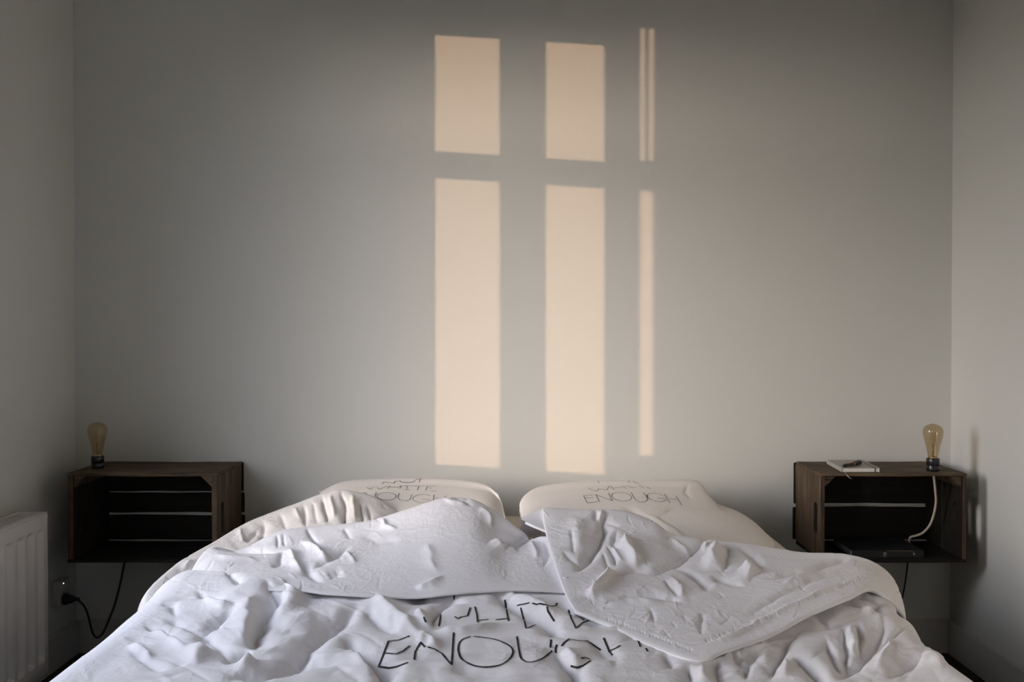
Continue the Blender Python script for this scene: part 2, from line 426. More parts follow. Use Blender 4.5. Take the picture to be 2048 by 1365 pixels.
# ------------------------------------------------------------------ crates
def crate(x0, x1, y0, y1, z0, z1, slats, label, near_left, skew=0):
    """x0..x1 outer width, y0 front, y1 back (slats flush to the wall side)"""
    r = empty('crate_shelf', ((x0+x1)/2, y1, z0), label, 'crate', 'old fruit crates hung on the back wall as bedside shelves')
    iv = Vector(r.location); rng = random.Random(int(x0*100)+7)
    t = .019 if near_left else .013
    zc = (z0+z1)/2-.01
    def board(name, b, mat, bev=.002, holes=None, wob=.0012):
        bm = bmesh.new()
        lo = Vector((b[0], b[2], b[4])); hi = Vector((b[1], b[3], b[5])); sz = hi-lo
        ax = max(range(3), key=lambda k: sz[k])
        box(bm, *b)
        bmesh.ops.bevel(bm, geom=bm.edges[:], offset=bev, segments=2, affect='EDGES')
        nx = 26
        for k in range(1, nx):
            c = lo.copy(); c[ax] = lo[ax]+sz[ax]*k/nx; n_ = Vector((0, 0, 0)); n_[ax] = 1
            bmesh.ops.bisect_plane(bm, geom=bm.verts[:]+bm.edges[:]+bm.faces[:], plane_co=c, plane_no=n_)
        ph = [rng.uniform(0, 6.28) for _ in range(6)]
        for v in bm.verts:
            q = (v.co[ax]-lo[ax])/max(sz[ax], 1e-6)
            for a in range(3):
                if a == ax: continue
                side = 1 if v.co[a] > (lo[a]+hi[a])/2 else 0
                v.co[a] += wob*(math.sin(q*7+ph[a+side])+.5*math.sin(q*19+ph[(a+2+side) % 6]))
        for v in bm.verts: v.co -= iv
        return from_bm(name, bm, mat, r)
    def shade_inner(o, xa):
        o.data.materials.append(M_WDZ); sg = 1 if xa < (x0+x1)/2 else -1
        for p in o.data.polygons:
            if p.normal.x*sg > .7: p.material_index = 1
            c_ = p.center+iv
            if abs(p.normal.x) < .3 and abs(c_.y-(y0+.056)) < .0215 and abs(c_.z-zc) < .056: p.material_index = 1  # hand hole rim gets the painted shade too
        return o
    # end panels: rear plain board + front board with a rounded hand hole
    def slot_board(xa, xb, ya, yb, za, zb, yc, zc, hw, hh):
        bm = bmesh.new()
        n = 10
        outer = [(ya, za), (yb, za), (yb, zb), (ya, zb)]
        hole = []
        for k in range(n+1):
            a = math.pi*k/n; hole.append((yc+hw*math.cos(a), zc+hh-hw+hw*math.sin(a)))
        for k in range(n+1):
            a = math.pi+math.pi*k/n; hole.append((yc+hw*math.cos(a), zc-hh+hw+hw*math.sin(a)))
        # bridge by four quads fans using triangle fill
        ring_o = [bm.verts.new((xa, *p)) for p in outer]; ring_h = [bm.verts.new((xa, *p)) for p in hole]
        es = [bm.edges.new((ring_o[i], ring_o[(i+1) % 4])) for i in range(4)] + [bm.edges.new((ring_h[i], ring_h[(i+1) % len(hole)])) for i in range(len(hole))]
        bmesh.ops.triangle_fill(bm, edges=es, use_beauty=True)
        # drop the fill inside the hole
        for f in list(bm.faces):
            c = f.calc_center_median()
            if all(v in ring_h for v in f.verts): bm.faces.remove(f)
        res = bmesh.ops.extrude_face_region(bm, geom=bm.faces[:])
        for v in [g for g in res['geom'] if isinstance(g, bmesh.types.BMVert)]: v.co.x = xb
        for v in bm.verts: v.co -= iv
        return shade_inner(from_bm('end_board', bm, M_WZ, r), xa)
    ym = y0 + (y1-y0)*.50
    for (xa, xb) in ((x0, x0+t), (x1-t, x1)):
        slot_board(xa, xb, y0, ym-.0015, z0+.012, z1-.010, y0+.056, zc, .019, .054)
        shade_inner(board('end_board', (xa, xb, ym+.0015, y1-.010, z0+.012, z1-.010), M_WZ, wob=.0006), xa)
    # top and bottom planks
    yt = y0+(y1-y0)*.58
    board('top_board', (x0-.002, x1+.002, y0-.002, yt-.001, z1-.010, z1), M_WX, wob=.0008)
    board('top_board', (x0+.002, x1+.003, yt+.001, y1-.011, z1-.010, z1-.001), M_WX, wob=.0008)
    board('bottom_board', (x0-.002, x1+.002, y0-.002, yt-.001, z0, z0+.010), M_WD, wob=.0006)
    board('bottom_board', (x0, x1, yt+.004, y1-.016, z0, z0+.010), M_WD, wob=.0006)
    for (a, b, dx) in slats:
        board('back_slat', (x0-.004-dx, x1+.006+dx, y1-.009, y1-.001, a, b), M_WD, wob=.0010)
    # triangular corner posts
    c = .040
    for (cx, sx) in ((x0+t, 1), (x1-t, -1)):
        for (cz, sz_) in ((z1-.010, -1),):
            bm = bmesh.new()
            lo = [bm.verts.new((cx, y0+.006, cz)), bm.verts.new((cx+sx*c, y0+.006, cz)), bm.verts.new((cx, y0+.006, cz+sz_*c))]
            hi = [bm.verts.new((v.co.x, y1-.012, v.co.z)) for v in lo]
            bm.faces.new(lo); bm.faces.new(hi[::-1])
            for i in range(3): bm.faces.new((lo[i], lo[(i+1) % 3], hi[(i+1) % 3], hi[i]))
            bmesh.ops.recalc_face_normals(bm, faces=bm.faces)
            bmesh.ops.bevel(bm, geom=bm.edges[:], offset=.0015, segments=1, affect='EDGES')
            for v in bm.verts: v.co -= iv
            from_bm('corner_post', bm, M_WX, r)
    xs_ = x0+.195 if near_left else x0+.27
    bm = lathe_bm([(0, .0012), (.0018, .0010), (.0028, .0002), (.003, -.001)], 12)
    for v in bm.verts: v.co = Matrix.Rotation(math.pi/2, 4, 'X') @ v.co + Vector((xs_, y1-.0092, z1-.038)) - iv
    from_bm('screw_head', bm, plain('zinc', (.75, .75, .72), .3, .9), r)
    # nail heads
    mn = M_NAIL
    for (xa, s) in ((x0+.006, 0), (x1-.006, 0)):
        for yv in (y0+.03, y0+.10, y0+.20, y0+.27):
            bm = lathe_bm([(0, .0012), (.0022, .0010), (.0026, 0), (.0026, -.001)], 10)
            for v in bm.verts: v.co += Vector((xa, yv, z1+.0002)) - iv
            from_bm('nail', bm, mn, r)
    return r
M_NAIL = plain('rusty_nail', (0.10, 0.08, 0.06), 0.5, 0.8)
CZ1 = 0.708
crate(-1.497, -.992, -.315, -.004, .406, CZ1, [(.598, .704, .0), (.520, .592, .003), (.4195, .510, .004)],
      'dark wooden crate shelf hanging left of the bed with only a bulb lamp on it', True)
crate(1.040, 1.530, -.315, -.004, .406, CZ1, [(.553, .704, .001), (.421, .540, .004)],
      'dark wooden crate shelf hanging right of the bed with a notebook on top', False)

# ------------------------------------------------------------------ bulb lamps
def bulbglass():
    m = bpy.data.materials.new('amber_glass'); m.use_nodes = True; t = m.node_tree; t.nodes.clear()
    tr = t.nodes.new('ShaderNodeBsdfTransparent'); tr.inputs['Color'].default_value = (.86, .775, .62, 1)
    gl = t.nodes.new('ShaderNodeBsdfGlossy'); gl.inputs['Roughness'].default_value = 0.015
    df = t.nodes.new('ShaderNodeBsdfDiffuse'); df.inputs['Color'].default_value = (.45, .36, .22, 1)
    lw = t.nodes.new('ShaderNodeLayerWeight'); lw.inputs['Blend'].default_value = .5
    pw = t.nodes.new('ShaderNodeMath'); pw.operation = 'POWER'; t.links.new(lw.outputs['Facing'], pw.inputs[0]); pw.inputs[1].default_value = 4.0
    fr = t.nodes.new('ShaderNodeMath'); fr.operation = 'MULTIPLY_ADD'; t.links.new(pw.outputs[0], fr.inputs[0]); fr.inputs[1].default_value = .55; fr.inputs[2].default_value = .06
    m1 = t.nodes.new('ShaderNodeMixShader'); m1.inputs[0].default_value = .10; t.links.new(tr.outputs[0], m1.inputs[1]); t.links.new(df.outputs[0], m1.inputs[2])
    mx = t.nodes.new('ShaderNodeMixShader'); t.links.new(fr.outputs[0], mx.inputs[0]); t.links.new(m1.outputs[0], mx.inputs[1]); t.links.new(gl.outputs[0], mx.inputs[2])
    o = t.nodes.new('ShaderNodeOutputMaterial'); t.links.new(mx.outputs[0], o.inputs[0]); return m
M_BULB = bulbglass()
M_SOCK = plain('black_bakelite', (0.012, 0.012, 0.014), 0.25)
M_WIRE = plain('filament_wire', (0.55, 0.45, 0.30), 0.35, 0.9)
M_STEM = bulbglass(); M_STEM.name = 'stem_glass'
M_BLACK = plain('black_rubber', (0.012, 0.012, 0.012), 0.5)
M_ROPE = None
def ropemat():
    m, t, b = newmat('cream_woven_cord'); setp(b, (.62, .55, .44), .9, 0, .2)
    g = t.nodes.new('ShaderNodeTexCoord'); w = t.nodes.new('ShaderNodeTexWave'); w.inputs['Scale'].default_value = 160; w.inputs['Distortion'].default_value = 2
    w.bands_direction = 'DIAGONAL'
    t.links.new(g.outputs['Object'], w.inputs['Vector']); add_bump(t, b, w.outputs['Fac'], .8, .001); return m
M_ROPE = ropemat()
def lamp(x, y, z0, label, cord, cordmat, cordr, cordname_label):
    r = empty('bulb_lamp', (x, y, z0), label, 'lamp', 'bare bulb lamps on the crate shelves')
    from_bm('socket', lathe_bm([(0, .0003), (.0195, .0003), (.0212, .002), (.0215, .004), (.0215, .018), (.0209, .019), (.0215, .020), (.0215, .041), (.0205, .0435), (.0165, .0435), (.0160, .038), (0, .038)], 48), M_SOCK, r, True)
    from_bm('brass_cap', lathe_bm([(.0125, .0385), (.0140, .040), (.0140, .047), (.0135, .049), (0.004, .0492), (.004, .0385)], 32), M_WIRE, r, True)
    prof = [(.0145, .044), (.0155, .052), (.0170, .062), (.0192, .076), (.0212, .092), (.0248, .108), (.0282, .123), (.0306, .136), (.0317, .147), (.0314, .156), (.0296, .1645), (.0258, .1715), (.0205, .1765), (.0150, .1795), (.0095, .1815), (.0045, .1835), (0, .1845)]
    prof = [(r_*1.04, .044+(z_-.044)*.84) for r_, z_ in prof]
    from_bm('glass_bulb', lathe_bm(prof, 56), M_BULB, r, True)
    bm = tube_bm([Vector((0, 0, .046)), Vector((0, 0, .07)), Vector((0, 0, .091))], lambda q: .0055-.003*q, 12)
    st = from_bm('glass_stem', bm, M_STEM, r, True)
    bm = bmesh.new()
    tube_bm([Vector((0, 0, .09)), Vector((0, 0, .133))], .0009, 6, bm)
    k = 7
    for i in range(k):
        a0 = 2*math.pi*i/k; a1 = 2*math.pi*(i+.5)/k
        for (a, b) in ((a0, a1), (a1, a0+2*math.pi/k)):
            za, zb = (.076, .134) if a == a0 else (.134, .076)
            tube_bm([Vector((.010*math.cos(a), .010*math.sin(a), za)), Vector((.012*math.cos((a+b)/2), .012*math.sin((a+b)/2), (za+zb)/2)), Vector((.010*math.cos(b), .010*math.sin(b), zb))], .0005, 4, bm)
        tube_bm([Vector((0, 0, .132)), Vector((.010*math.cos(a1), .010*math.sin(a1), .134))], .0004, 4, bm)
        tube_bm([Vector((0, 0, .080)), Vector((.010*math.cos(a0), .010*math.sin(a0), .076))], .0004, 4, bm)
    from_bm('filament', bm, M_WIRE, r)
    for (pts, mt, rad, lab) in cord:
        bm = tube_bm(smooth_path([Vector(p)-Vector((x, y, z0)) for p in pts], 10), rad, 10)
        c = from_bm('power_cord', bm, mt, r, True); c['label'] = lab
    return r
lx, ly = -1.443, -.20
def PP(px, py, Y): return tuple(P(px, py, Y))
# left lamp: black cord drops behind the crate, loops and ends in a plug on the left wall
lroot = lamp(lx, ly, CZ1+.0004, 'amber glass bulb lamp in black socket on the left crate shelf', [
    ([PP(251, 1119, -.03),  PP(247, 1135, -.06), PP(241, 1165, -.07), PP(230, 1208, -.09), PP(218, 1240, -.11), PP(205, 1268, -.13), PP(193, 1276, -.14), PP(184, 1263, -.15), PP(177, 1235, -.155), PP(170, 1216, -.16), PP(160, 1204, -.165), PP(148, 1199, -.168)], M_BLACK, .0036, 'black cord hanging below the crate')],
    M_BLACK, .003, '')
# plug on the cord
pc = Vector(P(134, 1199, -.168))
xw = XL+.030
bm = bmesh.new()
prof = [(0, 0), (.0195, 0), (.0205, .002), (.0205, .010), (.0165, .014), (.0150, .020), (.0150, .027), (.0095, .033), (.0070, .040), (.0055, .052), (.0040, .054), (0, .054)]
lathe_bm(prof, 28, bm)
R = Matrix.Rotation(math.pi/2, 4, 'Y')
for v in bm.verts: v.co = R @ v.co + Vector((xw+.0005, pc.y, pc.z)) - Vector(lroot.location)
from_bm('plug', bm, M_BLACK, lroot, True)
rx, ry = 1.440, -.26
lamp(rx, ry, CZ1+.0004, 'amber glass bulb lamp beside the notebook on the right crate shelf', [
    ([(rx, ry, CZ1-.002), PP(1868, 958, -.262), PP(1871, 985, -.24), PP(1872, 1005, -.22), PP(1868, 1028, -.20), PP(1860, 1050, -.18), PP(1846, 1066, -.16), PP(1832, 1072, -.15), PP(1823, 1074, -.14), PP(1819, 1079, -.125), PP(1819, 1090, -.11), PP(1819, 1096, -.10)], M_ROPE, .0042, 'cream woven cord inside the crate'),
    ([PP(1816, 1090, -.012), PP(1816, 1112, -.012), PP(1815, 1130, -.02), PP(1812, 1155, -.03), PP(1808, 1180, -.03), PP(1803, 1205, -.03), PP(1800, 1240, -.03)], M_BLACK, .0030, 'dark cord hanging below the crate')],
    M_ROPE, .004, '')

# ------------------------------------------------------------------ mains adapter
def adapter():
    y0, y1, z0, z1 = -.205, -.120, .222, .312
    r = empty('mains_adapter', (XL, (y0+y1)/2, z0), 'white plug-in mains adapter with a tiny light on the left wall beside the radiator', 'adapter')
    iv = Vector(r.location); m = plain('white_plastic', (.46, .45, .43), .4)
    bm = bmesh.new(); box(bm, XL+.0004, XL+.030, y0, y1, z0, z1); bmesh.ops.bevel(bm, geom=bm.edges[:], offset=.004, segments=3, affect='EDGES')
    for v in bm.verts: v.co -= iv
    from_bm('housing', bm, m, r)
    me_, t, b = newmat('indicator_light'); b.inputs['Emission Color'].default_value = (.8, 1, .9, 1); b.inputs['Emission Strength'].default_value = 3.0
    bm = lathe_bm([(0, .0018), (.0014, .0012), (.002, 0), (.002, -.001)], 12)
    c = P(124, 1167, -.168)
    for v in bm.verts: v.co = R @ v.co + Vector((XL+.0305, -.172, c[2])) - iv
    from_bm('indicator', bm, me_, r)
adapter()

# ------------------------------------------------------------------ notebook, pen, book
def notebook():
    z = CZ1+.0012
    fl, fr = Vector((1.117, -.300, 0)), Vector((1.245, -.300, 0)); bl, br = Vector((1.131, -.092, 0)), Vector((1.259, -.092, 0))
    r = empty('notebook', (fl.x, fl.y, z), 'pale grey hardcover notebook with elastic band under the pen on the right crate', 'notebook')
    iv = Vector(r.location)
    mc = plain('notebook_cover', (.40, .385, .345), .75, bump=(.3, .0006)); mp = plain('paper', (.80, .78, .72), .8); me_ = plain('elastic', (.13, .13, .12), .8)
    def slab(name, z0, z1, ins, mat, bev=.001):
        bm = bmesh.new(); cs = []
        for p, sx, sy in ((fl, 1, 1), (fr, -1, 1), (br, -1, -1), (bl, 1, -1)):
            cs.append(Vector((p.x+sx*ins, p.y+sy*ins, 0)))
        lo = [bm.verts.new(c+Vector((0, 0, z0))) for c in cs]; hi = [bm.verts.new(c+Vector((0, 0, z1))) for c in cs]
        bm.faces.new(lo[::-1]); bm.faces.new(hi)
        for i in range(4): bm.faces.new((lo[i], lo[(i+1) % 4], hi[(i+1) % 4], hi[i]))
        bmesh.ops.bevel(bm, geom=bm.edges[:], offset=bev, segments=2, affect='EDGES')
        for v in bm.verts: v.co.x -= iv.x; v.co.y -= iv.y
        return from_bm(name, bm, mat, r)
    slab('cover', 0, .0016, 0, mc, .0006); slab('pages', .0016, .0130, .0016, mp, .0004); slab('cover', .0130, .0146, 0, mc, .0006)
    # spine on the left long side
    bm = bmesh.new()
    lo = [Vector((fl.x-.0012, fl.y, 0)), Vector((fl.x+.0006, fl.y, 0)), Vector((bl.x+.0006, bl.y, 0)), Vector((bl.x-.0012, bl.y, 0))]
    a = [bm.verts.new(c+Vector((0, 0, .0002))) for c in lo]; b = [bm.verts.new(c+Vector((0, 0, .0144))) for c in lo]
    bm.faces.new(a[::-1]); bm.faces.new(b)
    for i in range(4): bm.faces.new((a[i], a[(i+1) % 4], b[(i+1) % 4], b[i]))
    for v in bm.verts: v.co.x -= iv.x; v.co.y -= iv.y
    from_bm('spine', bm, mc, r)
    # elastic band
    w = .0045
    d = (br-fr).normalized(); f0 = fr+Vector((-.017, 0, 0)); b0 = br+Vector((-.017, 0, 0))
    bm = bmesh.new()
    prof = [(f0, -.0002), (f0+Vector((0, -.0008, 0)), .0004), (f0+Vector((0, -.0008, 0)), .0150), (f0+Vector((0, .0008, 0)), .0155), (b0+Vector((0, -.0008, 0)), .0155), (b0+Vector((0, .0008, 0)), .0150), (b0+Vector((0, .0008, 0)), .0002)]
    pr = None
    for p, zz in prof:
        q = [bm.verts.new((p.x-w/2, p.y, zz)), bm.verts.new((p.x+w/2, p.y, zz))]
        if pr: bm.faces.new((pr[0], pr[1], q[1], q[0]))
        pr = q
    for v in bm.verts: v.co.x -= iv.x; v.co.y -= iv.y
    o = from_bm('elastic_band', bm, me_, r); so = o.modifiers.new('s', 'SOLIDIFY'); so.thickness = .0006
    # ribbon marker
    pts = smooth_path([P(1688, 944, -.300), P(1691, 946.5, -.307), P(1694, 951, -.320), P(1698, 955.5, -.326), P(1703, 958, -.329)], 8)
    bm = bmesh.new(); pr = None
    for p in pts:
        q = [bm.verts.new(Vector(p)+Vector((-.0018, 0, .0004))-iv), bm.verts.new(Vector(p)+Vector((.0018, 0, -.0002))-iv)]
        if pr: bm.faces.new((pr[0], pr[1], q[1], q[0]))
        pr = q
    o = from_bm('ribbon_marker', bm, plain('ribbon', (.60, .57, .50), .7), r); so = o.modifiers.new('s', 'SOLIDIFY'); so.thickness = .0004
notebook()
def pen():
    zt = CZ1+.0012+.0150
    a = Vector(PZ(1686, 934, zt+.006)); b = Vector(PZ(1721, 926, zt+.006))
    a.z = b.z = zt+.0080
    d = (b-a); Lp = .135; d = d.normalized(); c = (a+b)/2; a = c-d*Lp/2; b = c+d*Lp/2
    r = empty('pen', (c.x, c.y, zt), 'chunky black pen with copper clip lying on the notebook', 'pen')
    iv = Vector(r.location)
    def seg(name, q0, q1, prof, mat):
        bm = bmesh.new(); p0 = a+(b-a)*q0; p1 = a+(b-a)*q1
        pts = [p0+(p1-p0)*k/20 for k in range(21)]
        tube_bm([p-iv for p in pts], lambda q: prof(q), 20, bm); return from_bm(name, bm, mat, r, True)
    seg('barrel', .0, .56, lambda q: .0064*min(1, .45+q*3), M_BLACK)
    seg('cap', .5601, 1.0, lambda q: .0076*min(1, .8+(1-q)*2), M_BLACK)
    seg('band', .545, .565, lambda q: .0078, plain('copper', (.75, .38, .22), .3, .9))
    cl = Vector((0, 0, .0070)); p0 = a+(b-a)*.22; p1 = a+(b-a)*.52
    bm = tube_bm([p0+Vector((0, -.003, .0060))-iv, (p0+p1)/2+Vector((0, -.003, .0068))-iv, p1+Vector((0, -.003, .0066))-iv], .0020, 8)
    from_bm('clip', bm, plain('copper_clip', (.62, .34, .24), .35, .7), r, True)
pen()
def book():
    zf = .406+.010+.0008
    # thick black book lying with its spine to the room; page block shows on the left end
    x0, x1, y0, y1, h = 1.155, 1.400, -.285, -.085, .024
    r = empty('book', (x0, y0, zf), 'black book with white spine lettering lying inside the right crate', 'book')
    iv = Vector(r.location); mk = plain('book_cover', (.010, .010, .011), .6); mp = plain('book_paper', (.42, .42, .50), .8)
    def part(name, b, mat, bev=.0008):
        bm = bmesh.new(); box(bm, *b); bmesh.ops.bevel(bm, geom=bm.edges[:], offset=bev, segments=2, affect='EDGES')
        for v in bm.verts: v.co -= iv
        return from_bm(name, bm, mat, r)
    part('cover', (x0, x1, y0, y1, zf, zf+.002), mk); part('cover', (x0, x1, y0, y1, zf+h-.002, zf+h), mk)
    part('spine', (x0, x1, y0-.002, y0+.001, zf, zf+h), mk)
    part('pages', (x0+.002, x1-.003, y0+.001, y1-.003, zf+.002, zf+h-.002), mp, .0004)
    part('gold_line', (x0+.12, x0+.21, y0-.0024, y0-.0018, zf+h-.0016, zf+h-.0008), plain('gold_foil', (.55, .40, .16), .35, .8), .0002)
    mw = plain('white_print', (.75, .75, .75), .6)
    fc = bpy.data.fonts.load if False else None
    bm = bmesh.new()
    def stroke(pts, cx, cz, s, w=.0011):
        for (p, q) in zip(pts, pts[1:]):
            A = Vector((cx+p[0]*s, 0, cz+p[1]*s)); B = Vector((cx+q[0]*s, 0, cz+q[1]*s))
            dd = (B-A).normalized(); nn = Vector((-dd.z, 0, dd.x))*w/2; A -= dd*w/3; B += dd*w/3
            v = [bm.verts.new((c.x, y0-.00235, c.z)) for c in (A-nn, A+nn, B+nn, B-nn)]
            bm.faces.new(v)
    three = [(-.5, .9), (0, 1), (.45, .7), (.35, .25), (0, .05), (.4, -.2), (.5, -.65), (.05, -1), (-.5, -.85)]
    zc = zf+h*.5; cx = float(P(1769, 1115, y0)[0]); 
    stroke([(p[0], p[1]) for p in three], cx-.0026, zc+.001, .0042); stroke(three, cx+.0030, zc+.001, .0042)
    stroke([(-.5, 0), (0, -.5), (.5, -.2)], cx-.001, zc-.0065, .004)
    cx = float(P(1828, 1113, y0)[0])
    stroke([(-.8, -.9), (-.6, .9), (0, .1), (.2, -.9), (.9, -.5)], cx, zc+.001, .0036)
    stroke([(-.9, .9), (-.3, .9)], cx, zc+.001, .0036)
    for v in bm.verts: v.co -= iv
    o = from_bm('spine_lettering', bm, mw, r); so = o.modifiers.new('s', 'SOLIDIFY'); so.thickness = .0003; so.offset = 0
    # a second thin book below and a little out of line
    return r
book()

# ------------------------------------------------------------------ cloth machinery
def catmull_rows(A, n):
    """resample array A (k, ..., 3) along axis 0 to n samples, Catmull-Rom, roughly arc-length spaced"""
    A = np.asarray(A, float); k = A.shape[0]
    B = np.concatenate([2*A[:1]-A[1:2], A, 2*A[-1:]-A[-2:-1]], 0)
    seg = np.sqrt(((A[1:]-A[:-1])**2).sum(-1)); 
    while seg.ndim > 1: seg = seg.mean(-1)
    cum = np.concatenate([[0], np.cumsum(seg)]); s = np.linspace(0, cum[-1], n)
    i = np.clip(np.searchsorted(cum, s, 'right')-1, 0, k-2); t = (s-cum[i])/np.maximum(seg[i], 1e-9)
    sh = (-1,)+(1,)*(A.ndim-1); t = t.reshape(sh)
    p0, p1, p2, p3 = B[i], B[i+1], B[i+2], B[i+3]
    return 0.5*((2*p1)+(p2-p0)*t+(2*p0-5*p1+4*p2-p3)*t*t+(3*p1-p0-3*p2+p3)*t**3)

def loft(net, nu, nv):
    """net[row][col] -> fine grid (nv rows, nu cols, 3)"""
    A = catmull_rows(net, nv); A = np.swapaxes(A, 0, 1); A = catmull_rows(A, nu); return np.swapaxes(A, 0, 1)

def normals(X):
    du = np.gradient(X, axis=1); dv = np.gradient(X, axis=0)
    n = np.cross(du, dv); n /= np.maximum(np.linalg.norm(n, axis=-1, keepdims=True), 1e-12); return n

def seg_dist(Q, poly):
    """distance from points Q(...,2) to a polyline, and signed side, and position along"""
    poly = np.asarray(poly, float); best = np.full(Q.shape[:-1], 1e9); side = np.zeros_like(best); along = np.zeros_like(best)
    n = len(poly)-1
    for i in range(n):
        a, b = poly[i], poly[i+1]; d = b-a; L2 = (d*d).sum()
        t = np.clip(((Q-a)@d)/L2, 0, 1); c = a+t[..., None]*d
        v = Q-c; dist = np.sqrt((v*v).sum(-1)); m = dist < best
        best = np.where(m, dist, best); side = np.where(m, np.sign(d[0]*v[..., 1]-d[1]*v[..., 0]), side); along = np.where(m, (i+t)/n, along)
    return best, side, along

def creases(X, lst, up=None):
    """raise or sink the sheet along polylines given on the photo; widths in metres"""
    Nn = normals(X)
    if up is not None:
        Nn = np.where((Nn[..., 2:3] < 0), -Nn, Nn)
    pr = project(X); 
    dist_cam = X[..., 1]+CAM_D
    D = np.zeros(X.shape[:2])
    s_ = F_PX/dist_cam; k = 1.7                       # vertical picture distances cover more ground
    for ci, (poly, amp, wid) in enumerate([(c[0], c[1], c[2]) for c in lst]):
        pl = np.array([(a, b*k) for a, b in poly], float)
        R_ = wid*4.5*s_.max()
        lo = pl.min(0)-R_; hi = pl.max(0)+R_
        m = (pr[..., 0] > lo[0]) & (pr[..., 0] < hi[0]) & (pr[..., 1]*k > lo[1]) & (pr[..., 1]*k < hi[1])
        if not m.any(): continue
        q = pr[m]; mw = min(wid/.014, 1.3)*1.7
        wx = mw*(np.sin(q[:, 1]*.11+ci*1.7)+.6*np.sin(q[:, 1]*.23+ci*2.9)); wy = mw*(np.sin(q[:, 0]*.09+ci*2.3)+.6*np.sin(q[:, 0]*.21+ci*.7))
        qq = np.stack([q[:, 0]+wx, q[:, 1]*k+wy], -1)
        d, sd, al = seg_dist(qq, pl); d = d/s_[m]
        w = wid*.84*(.75+.5*np.clip(np.minimum(al, 1-al)*2, 0, 1))
        taper = np.clip(np.minimum(al, 1-al)*3.2+.06, 0, 1); taper = taper*taper*(3-2*taper)
        ds = np.sqrt(d*d+(.16*w)**2)-.16*w
        D[m] += amp*taper*(.5*np.exp(-ds/(.60*w))+.5/(1+(d/w)**2)**1.8)
    return X+Nn*D[..., None]

def crumple(T, comp, iters=80, ka=.03, kb=.12, seed=1, amp0=.002, lim=.02, nsm=3):
    """T: target grid. Its edges want to be (1+comp) longer than drawn, so the sheet buckles into wrinkles."""
    rng = np.random.default_rng(seed); n, m, _ = T.shape
    Nn = normals(T)
    h = rng.standard_normal((n, m))
    for _ in range(nsm): h = (h+np.roll(h, 1, 0)+np.roll(h, -1, 0)+np.roll(h, 1, 1)+np.roll(h, -1, 1))/5
    h /= h.std()
    X = T+Nn*h[..., None]*amp0
    comp = np.broadcast_to(comp, (n, m))
    def L0(a, b, ca): return np.linalg.norm(a-b, axis=-1)*(1+ca)
    Lu = L0(T[:, 1:], T[:, :-1], comp[:, 1:]); Lv = L0(T[1:], T[:-1], comp[1:])
    Ld = L0(T[1:, 1:], T[:-1, :-1], comp[1:, 1:]); Le = L0(T[1:, :-1], T[:-1, 1:], comp[1:, 1:])
    def solve(a, b, L):
        d = b-a; l = np.maximum(np.linalg.norm(d, axis=-1), 1e-9); return d*((l-L)/l*.5)[..., None]
    for it in range(iters):
        for par in (0, 1):
            c = solve(X[:, par:-1:2], X[:, par+1::2], Lu[:, par::2]); X[:, par:-1:2] += c; X[:, par+1::2] -= c
        for par in (0, 1):
            c = solve(X[par:-1:2], X[par+1::2], Lv[par::2]); X[par:-1:2] += c; X[par+1::2] -= c
        for par in (0, 1):
            k = (Lv[par::2]).shape[0]
            A = X[par:-1:2]; B = X[par+1::2]
            c = solve(A[:, :-1], B[:, 1:], Ld[par::2])*.6; A[:, :-1] += c; B[:, 1:] -= c
            c = solve(A[:, 1:], B[:, :-1], Le[par::2])*.6; A[:, 1:] += c; B[:, :-1] -= c
        D = X-T
        lap = np.zeros_like(D); lap[1:-1, 1:-1] = (D[:-2, 1:-1]+D[2:, 1:-1]+D[1:-1, :-2]+D[1:-1, 2:])/4-D[1:-1, 1:-1]
        D += kb*lap
        D *= (1-ka)
        dl = np.linalg.norm(D, axis=-1, keepdims=True); D *= np.minimum(1, lim/np.maximum(dl, 1e-9))
        D[0] *= .5; D[-1] *= .5; D[:, 0] *= .5; D[:, -1] *= .5
        X = T+D
    return X

def upsample(X, f):
    n, m, _ = X.shape
    def lin(A, N_):
        s = np.linspace(0, A.shape[0]-1, N_); i = np.minimum(s.astype(int), A.shape[0]-2); t = (s-i).reshape(-1, 1, 1)
        B = np.concatenate([2*A[:1]-A[1:2], A, 2*A[-1:]-A[-2:-1]], 0); p0, p1, p2, p3 = B[i], B[i+1], B[i+2], B[i+3]
        return 0.5*((2*p1)+(p2-p0)*t+(2*p0-5*p1+4*p2-p3)*t*t+(3*p1-p0-3*p2+p3)*t**3)
    A = lin(X, (n-1)*f+1); A = np.swapaxes(lin(np.swapaxes(A, 0, 1), (m-1)*f+1), 0, 1); return A

def multi(X, levels, seed, mask=None):
    """buckle the sheet at several scales: (grid step, excess length, limit, iterations, stiffness)"""
    n0, m0 = X.shape[:2]
    for k, (f, c, lim, it, kb) in enumerate(levels):
        n = ((n0-1)//f)*f+1; m = ((m0-1)//f)*f+1
        Xc = X[:n:f, :m:f]
        cc = c if mask is None else c*mask[:n:f, :m:f]
        D = crumple(Xc, cc, it, .045, kb, seed+k, lim*.12, lim, 2)-Xc
        if f > 1: D = upsample(D, f)
        X = X.copy(); X[:n, :m] += D
        if n < n0: X[n:, :m] += D[-1:, :]
        if m < m0: X[:, m:] += (X[:, m-1:m]-X[:, m-1:m])
    return X

